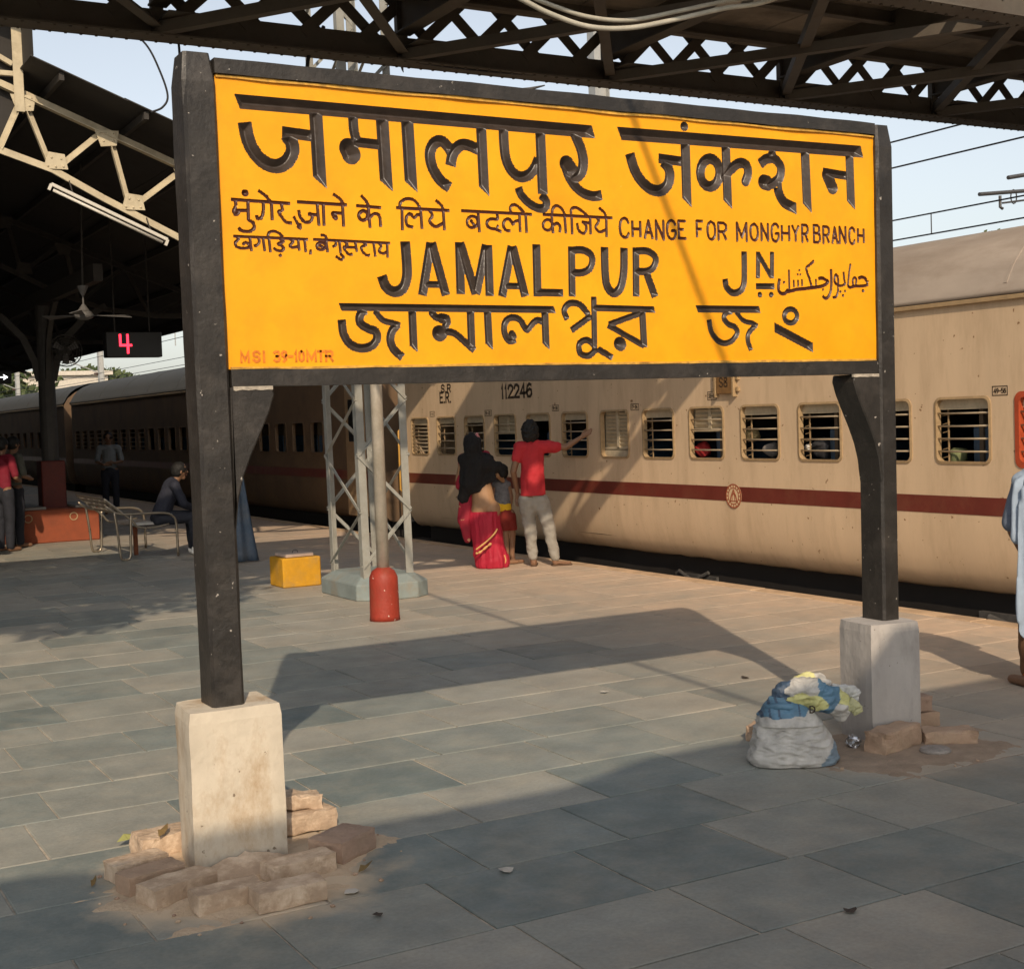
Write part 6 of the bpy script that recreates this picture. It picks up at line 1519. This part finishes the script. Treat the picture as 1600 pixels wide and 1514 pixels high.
blob('shawl', [(K(1598,752), .066, K(1640,738), .075, F2, .9), (K(1596,760,-.06), .058, K(1591,835,-.09), .050, F2, .5), (K(1603,790,-.11), .06, K(1601,960,-.13), .055, F2, .35), (K(1601,955,-.13), .052, K(1600,982,-.13), .035, F2, .35), (K(1612,770,-.10), .07, K(1618,900,-.12), .06, F2, .4)], PBL, rp_, .009, 3, .012, 12, (1.5,1.5,.25))
blob('lungi', [(K(1630,945), .15, K(1631,1010), .155, F2, .75), (K(1616,1000), .085, K(1614,1045), .07), (K(1648,1000), .085, K(1650,1045), .07)], mat('brown_check', (.17,.085,.04), .85, var=.35, scale=16), rp_, .010, 3, .010, 10, (1.4,1.4,.3))
blob('trousers', [(K(1614,1035), .062, K(1613,1066), .055), (K(1649,1035), .062, K(1650,1066), .055)], mat('orange_cloth', (.42,.11,.025), .85, var=.2), rp_, .010, 2, .006, 12)

# --- simple helper for the people in the shade
def stander(x, y, h, fwd, label, shirt, trs, grp=None, seatz=None, shoes=None):
    t = thing('person', label, 'person', (x, y, 0), grp); f = Vector(fwd).normalized(); s = Vector((f.y, -f.x, 0)); o_ = Vector((x, y, 0)); k = h/1.68; up = Vector((0,0,1))
    def P(sx, fy, z): return o_+s*sx*k+f*fy*k+up*z*k
    hdp = P(0,.02,1.56); pr = []; head(pr, hdp, f, .09*k)
    pr += [(P(0,0,1.42), .05, P(0,.01,1.5), .05), (P(0,0,1.30), .12*k, P(0,0,1.0), .115*k, f, .65), (P(-.17,0,1.36), .05, P(.17,0,1.36), .05),
           (P(-.19,0,1.35), .048*k, P(-.25,.02,1.08), .038*k), (P(-.25,.02,1.08), .036*k, P(-.12,.24,1.05), .026*k), (P(.19,0,1.35), .048*k, P(.25,.02,1.08), .038*k), (P(.25,.02,1.08), .036*k, P(.10,.24,1.02), .026*k),
           (P(-.09,0,.88), .085*k, P(-.10,.01,.48), .055*k), (P(-.10,.01,.48), .053*k, P(-.10,-.01,.09), .036*k), (P(.09,0,.88), .085*k, P(.10,.01,.48), .055*k), (P(.10,.01,.48), .053*k, P(.10,-.01,.09), .036*k)]
    fingers(pr, P(-.12,.24,1.05), s, up, .008, .8); fingers(pr, P(.10,.24,1.02), -s, up, .008, .8)
    for q in (-.10, .10): pr += [(P(q,-.02,.04), .036, P(q,.16,.03), .030)]
    b = blob('body', pr, SKIN, t, .012, 2); face_parts(b, hdp, f, .09*k)
    blob('hair', [(hdp+up*.02-f*.014, .10*k, hdp-f*.025, .096*k)], HAIR, t, .012, 1, .006, 26)
    blob('shirt', [(P(0,0,1.30), .135*k, P(0,0,.92), .14*k, f, .7), (P(-.17,0,1.36), .062, P(.17,0,1.36), .062), (P(-.19,0,1.35), .06*k, P(-.24,.02,1.12), .056*k), (P(.19,0,1.35), .06*k, P(.24,.02,1.12), .056*k)], shirt, t, .012, 3, .007, 11)
    blob('trousers', [(P(0,0,.92), .13*k, P(0,0,.84), .13*k, f, .8), (P(-.09,0,.86), .095*k, P(-.10,.01,.48), .075*k), (P(-.10,.01,.48), .073*k, P(-.10,-.01,.08), .06*k), (P(.09,0,.86), .095*k, P(.10,.01,.48), .075*k), (P(.10,.01,.48), .073*k, P(.10,-.01,.08), .06*k)], trs, t, .012, 3, .007, 11)
    return t
DKT = mat('dark_trousers', (.02,.022,.03), .85, var=.2)
p = on_y(172,742,23.0); stander(float(p[0]), 23.0, 1.62, (-.3,-1,0), 'person in a pale grey shirt standing far back in the dark shelter', mat('pale_grey_shirt', (.20,.21,.21), .8, var=.2), DKT)
p = on_y(4,750,15.6); stander(float(p[0]), 15.6, 1.62, (.8,.5,0), 'person in a crimson top standing at the left edge by the terracotta plinth', mat('crimson_top', (.18,.008,.022), .8, var=.2), DKT)
p = on_y(22,750,16.2); stander(float(p[0]), 16.2, 1.62, (.9,.3,0), 'person in an olive grey shirt beside the one in crimson at the left edge', mat('olive_grey_shirt', (.09,.09,.07), .8, var=.2), DKT)
# seated person on the bench
x, y = 3.17, 12.95
t = thing('person', 'person in dark clothes and white shoes sitting on the bench', 'person', (x, y, 0)); f = Vector((1,-.12,0)).normalized(); s = Vector((f.y, -f.x, 0)); o_ = Vector((x, y, 0)); up = Vector((0,0,1))
def P(sx, fy, z): return o_+s*sx+f*fy+up*z
hdp = P(0,.30,1.10); pr = []; head(pr, hdp, f, .09)
pr += [(P(0,.24,.97), .05, P(0,.28,1.04), .05), (P(0,.18,.88), .12, P(0,.02,.56), .12, f, .7), (P(-.17,.20,.92), .05, P(.17,.20,.92), .05), (P(-.19,.2,.91), .048, P(-.22,.30,.68), .038), (P(-.22,.30,.68), .036, P(-.10,.45,.60), .026), (P(.19,.2,.91), .048, P(.22,.30,.68), .038), (P(.22,.30,.68), .036, P(.10,.45,.60), .026),
       (P(-.09,.02,.50), .085, P(-.11,.42,.50), .06), (P(-.11,.42,.50), .055, P(-.11,.44,.09), .036), (P(.09,.02,.50), .085, P(.11,.42,.50), .06), (P(.11,.42,.50), .055, P(.11,.46,.09), .036)]
fingers(pr, P(-.10,.45,.60), f, up, .008, .8); fingers(pr, P(.10,.45,.60), f, up, .008, .8)
b = blob('body', pr, SKIN, t, .012, 2); face_parts(b, hdp, f, .09)
blob('hair', [(hdp+up*.02-f*.014, .10, hdp-f*.025, .096)], HAIR, t, .012, 1, .006, 26)
blob('jacket', [(P(0,.18,.88), .145, P(0,.03,.54), .15, f, .75), (P(-.17,.20,.92), .066, P(.17,.20,.92), .066), (P(-.19,.2,.91), .062, P(-.22,.30,.68), .055), (P(-.22,.30,.68), .054, P(-.13,.41,.62), .045), (P(.19,.2,.91), .062, P(.22,.30,.68), .055), (P(.22,.30,.68), .054, P(.13,.41,.62), .045)], mat('navy_jacket', (.018,.020,.032), .8, var=.2), t, .012, 3, .008, 11)
blob('trousers', [(P(-.09,.0,.50), .095, P(-.11,.42,.50), .078), (P(-.11,.42,.50), .076, P(-.11,.44,.10), .06), (P(.09,.0,.50), .095, P(.11,.42,.50), .078), (P(.11,.42,.50), .076, P(.11,.46,.10), .06)], DKT, t, .012, 3, .008, 11)
WSH = mat('white_shoe', (.72,.70,.64), .6, var=.1)
for q in (-.11, .11): blob('shoe', [(P(q,.42,.05), .046, P(q,.62,.035), .034, up, .9), (P(q,.43,.09), .042, P(q,.48,.06), .042)], WSH, t, .008, 2)
# ================================================================ distance: trees, building; shade tree out of view
LEAFM = [mat('foliage_a', (.055,.085,.025), .7, var=.5, scale=3), mat('foliage_b', (.085,.105,.035), .7, var=.5, scale=3)]
BARK = mat('bark', (.09,.06,.04), .9, var=.4, scale=12)
def tree(x, y, h, cr_, label, nleaf, ls, z0=-1.1, grp='trees', seedv=1, crown_z=None, flat=.75):
    rr = random.Random(seedv); t = thing('tree', label, 'tree', (x, y, z0), grp)
    cz = crown_z if crown_z is not None else h-cr_*flat
    mb = MB(); mb.tube([(x,y,z0),(x+.05*h*.2,y,z0+(cz-z0)*.5),(x,y,cz)], [h*.035,h*.026,h*.015], 8)
    ends = []
    for k in range(9):
        a = rr.uniform(0, 2*math.pi); r = cr_*rr.uniform(.4,.8); e = (x+r*math.cos(a), y+r*math.sin(a), cz+cr_*flat*rr.uniform(-.2,.7)); ends.append(e)
        b0 = cz-rr.uniform(.1,.5)*cr_; mb.tube([(x,y,max(z0+.3*h,b0)),((x+e[0])/2,(y+e[1])/2,(b0+e[2])/2+.1),e], [h*.012,h*.008,h*.004], 6)
    mb.build('trunk', BARK, t, smooth=True)
    cl = [(Vector(e), cr_*rr.uniform(.28,.5)) for e in ends]+[(Vector((x+rr.uniform(-.5,.5)*cr_, y+rr.uniform(-.5,.5)*cr_, cz+rr.uniform(-.2,.8)*cr_*flat)), cr_*rr.uniform(.3,.5)) for _ in range(9)]
    for q in range(2):
        c = MB()
        for i in range(nleaf//2):
            p, r = cl[rr.randrange(len(cl))]; d = Vector((rr.gauss(0,1), rr.gauss(0,1), rr.gauss(0,1))).normalized()*r*rr.uniform(.35,1)**.6
            o_ = p+Vector((d.x, d.y, d.z*.75)); n = Vector((rr.gauss(0,1), rr.gauss(0,1), rr.gauss(0,1)+.5)).normalized(); u = n.orthogonal().normalized(); v = n.cross(u); s = ls*rr.uniform(.6,1.4)
            c.add([o_-u*s*.5, o_+v*s*.28, o_+u*s*.5, o_-v*s*.28], [(0,1,2,3)])
        c.build('crown', LEAFM[q], t)
    return t
for k, (px, Y, h, r) in enumerate(((20,120,7,5),(70,150,8,5),(112,135,8.0,5),(150,170,9.5,5),(175,190,10,6),(-40,110,7,5))):
    p = on_y(px, 600, Y); tree(float(p[0]), Y, h, r, 'distant tree seen between shelter roof and train, %s from the left' % ('second','third','fourth','fifth','sixth','first')[k], 1600, .7, seedv=k+3, grp='distant trees')
for k, (px, X) in enumerate(((1540,75),(1565,82))):
    p = on_x(px, 372, X); tree(float(X), float(p[1]), float(p[2])+.1, 2.4, 'far treetop just showing over the coach roof, %s' % ('the left one','the right one')[k], 1200, .5, seedv=k+20, grp='far trees beyond the train')
# pale block beyond the train
PB = mat('pale_plaster', (.55,.50,.42), .9, var=.2); GLS = mat('dark_window', (.05,.05,.05), .3)
p = on_y(85, 600, 130); bx, by = float(p[0]), 130.0
t = thing('building', 'pale distant railway building beyond the train at the far left', 'building', (bx, by, -1.15))
mb = MB(); mb.box(bx-7, bx+5, by, by+8, -1.15, 7.0); mb.build('wall', PB, t)
mb = MB(); mb.box(bx-7.4, bx+5.4, by-.4, by+8.4, 7.0, 7.4); mb.build('roof', PB, t)
for i in range(4):
    for zz in (1.2, 4.2):
        mb = MB(); mb.box(bx-6+i*2.9, bx-4.8+i*2.9, by-.05, by+.05, zz, zz+1.5); w = mb.build('window', GLS, t)
        mb = MB(); mb.box(bx-6.1+i*2.9, bx-4.7+i*2.9, by-.12, by, zz-.12, zz-.01); mb.build('sill', PB, w)
# leafy tree on the platform, left of and behind the photograph's frame, that dapples the paving
tree(-2.75, 1.1, 6.8, 2.2, 'leafy platform tree standing left of the viewpoint', 9500, .17, z0=0, seedv=77, grp=None, crown_z=5.3, flat=.6)
# bundles seen in the coach windows
def bundle(px, py, X, r, m, label):
    p = on_x(px, py, X); bm = bmesh.new(); bmesh.ops.create_icosphere(bm, subdivisions=3, radius=r)
    for v in bm.verts: v.co += mnoise.noise_vector(v.co*9+Vector((px,0,0)))*r*.5; v.co.z *= .9
    me = bpy.data.meshes.new('luggage_bundle'); bm.to_mesh(me); bm.free(); o = link('luggage_bundle', me, m, smooth=True); o.location = (float(p[0]), float(p[1]), float(p[2])); return tag(o, label, 'bundle', 'things seen through the coach windows')
bundle(1100, 703, 7.02, .085, mat('red_cloth', (.45,.03,.03), .8, var=.3), 'red cloth bundle behind the window bars under the half shutter')
bundle(1178, 682, 7.05, .07, mat('yellow_cloth', (.55,.42,.2), .8, var=.3), 'yellowish bundle in the coach window right of the red one')
bundle(1205, 702, 7.02, .075, mat('grey_cloth', (.22,.2,.18), .8, var=.3), 'grey bundle at the sill of the coach window right of the red one')
bundle(1290, 702, 7.03, .12, mat('black_bag', (.04,.04,.045), .6, var=.4), 'dark backpack in the coach window just left of the right sign post')
bundle(1263, 700, 6.98, .045, mat('white_cloth', (.62,.6,.56), .8), 'white cloth in the coach window just left of the right sign post')
bundle(1500, 713, 7.05, .085, mat('green_cloth', (.20,.22,.10), .8), 'olive parcel in the coach window right of the sign')

# added building shape outside the frame, blocking sky light from the left
t = thing('side_light_blocker', 'added building-shaped light blocker along the far left side of the platform', 'building', (-9.0, 40, 0))
OB = mat('ochre_plaster', (.30,.17,.09), .9, var=.3, scale=2)
mb = MB(); mb.box(-12.5, -7.2, 11, 90, -1.1, 5.4); mb.build('wall', OB, t)
mb = MB(); mb.box(-13.0, -6.7, 10.6, 90.4, 5.4, 5.7); mb.build('roof', CONC, t)
for i in range(12):
    y = 14+i*6
    mb = MB(); mb.box(-7.21, -7.15, y, y+1.3, .0, 2.3); mb.build('door', mat('green_door', (.04,.09,.06), .6), t)
    mb = MB(); mb.box(-7.21, -7.15, y+2.6, y+4.0, .9, 2.2); mb.build('window', GLS, t)

# added stall shapes left of the frame, keeping side light out of the shelter
for i in range(2):
    y = 11.5+i*16.5
    st_ = thing('stall_light_blocker', 'added stall-shaped light blocker left of the view, the %s one' % ('nearer','farther')[i], 'stall', (-1.6, y+7.5, 0), 'added light blockers')
    mb = MB(); mb.box(-2.9, -.35, y, y+15, 0, 2.7); mb.build('cabin', mat('blocker_paint', (.07,.05,.04), .8, var=.3), st_, bevel=.02)
    mb = MB(); mb.box(-3.2, .0, y-.2, y+15.2, 2.7, 2.82); mb.build('canopy', SHADE_STEEL, st_)
    mb = MB(); mb.box(-.36, -.30, y+.4, y+14.6, .9, 2.2); mb.build('shutter', SHADE_STEEL, st_)

# a little litter on the paving
for k, (px, py, w, m_, lab) in enumerate(((790,1362,.035,'white','small white paper scrap right of the near bricks'),(548,1395,.03,'white','crumpled pale wrapper just right of the near bricks'),(1165,1060,.03,'dark','dark paper scrap beside the far plinth shadow'),(945,1083,.028,'white','pale scrap lying in the sunlit middle of the paving'),(590,1432,.02,'dark','dark spot of litter on the front paving'),(1330,1425,.025,'dark','brown wrapper bit on the shaded right paving'))):
    p = on_z(px, py); mb = MB(); n = 9
    vs = [(p[0]+w*(.6+.5*random.random())*math.cos(2*math.pi*q/n), p[1]+w*(.6+.5*random.random())*math.sin(2*math.pi*q/n), .004+.010*random.random()) for q in range(n)]
    vs += [(a_, b_, c_+.0015) for a_, b_, c_ in vs]
    mb.add(vs, [tuple(range(n-1,-1,-1)), tuple(range(n,2*n))]+[(q, (q+1)%n, (q+1)%n+n, q+n) for q in range(n)])
    tag(mb.build('paper_scrap', mat('scrap_'+m_, (.55,.52,.46) if m_ == 'white' else (.06,.045,.035), .8, var=.3), None), lab, 'litter', 'litter on the paving')
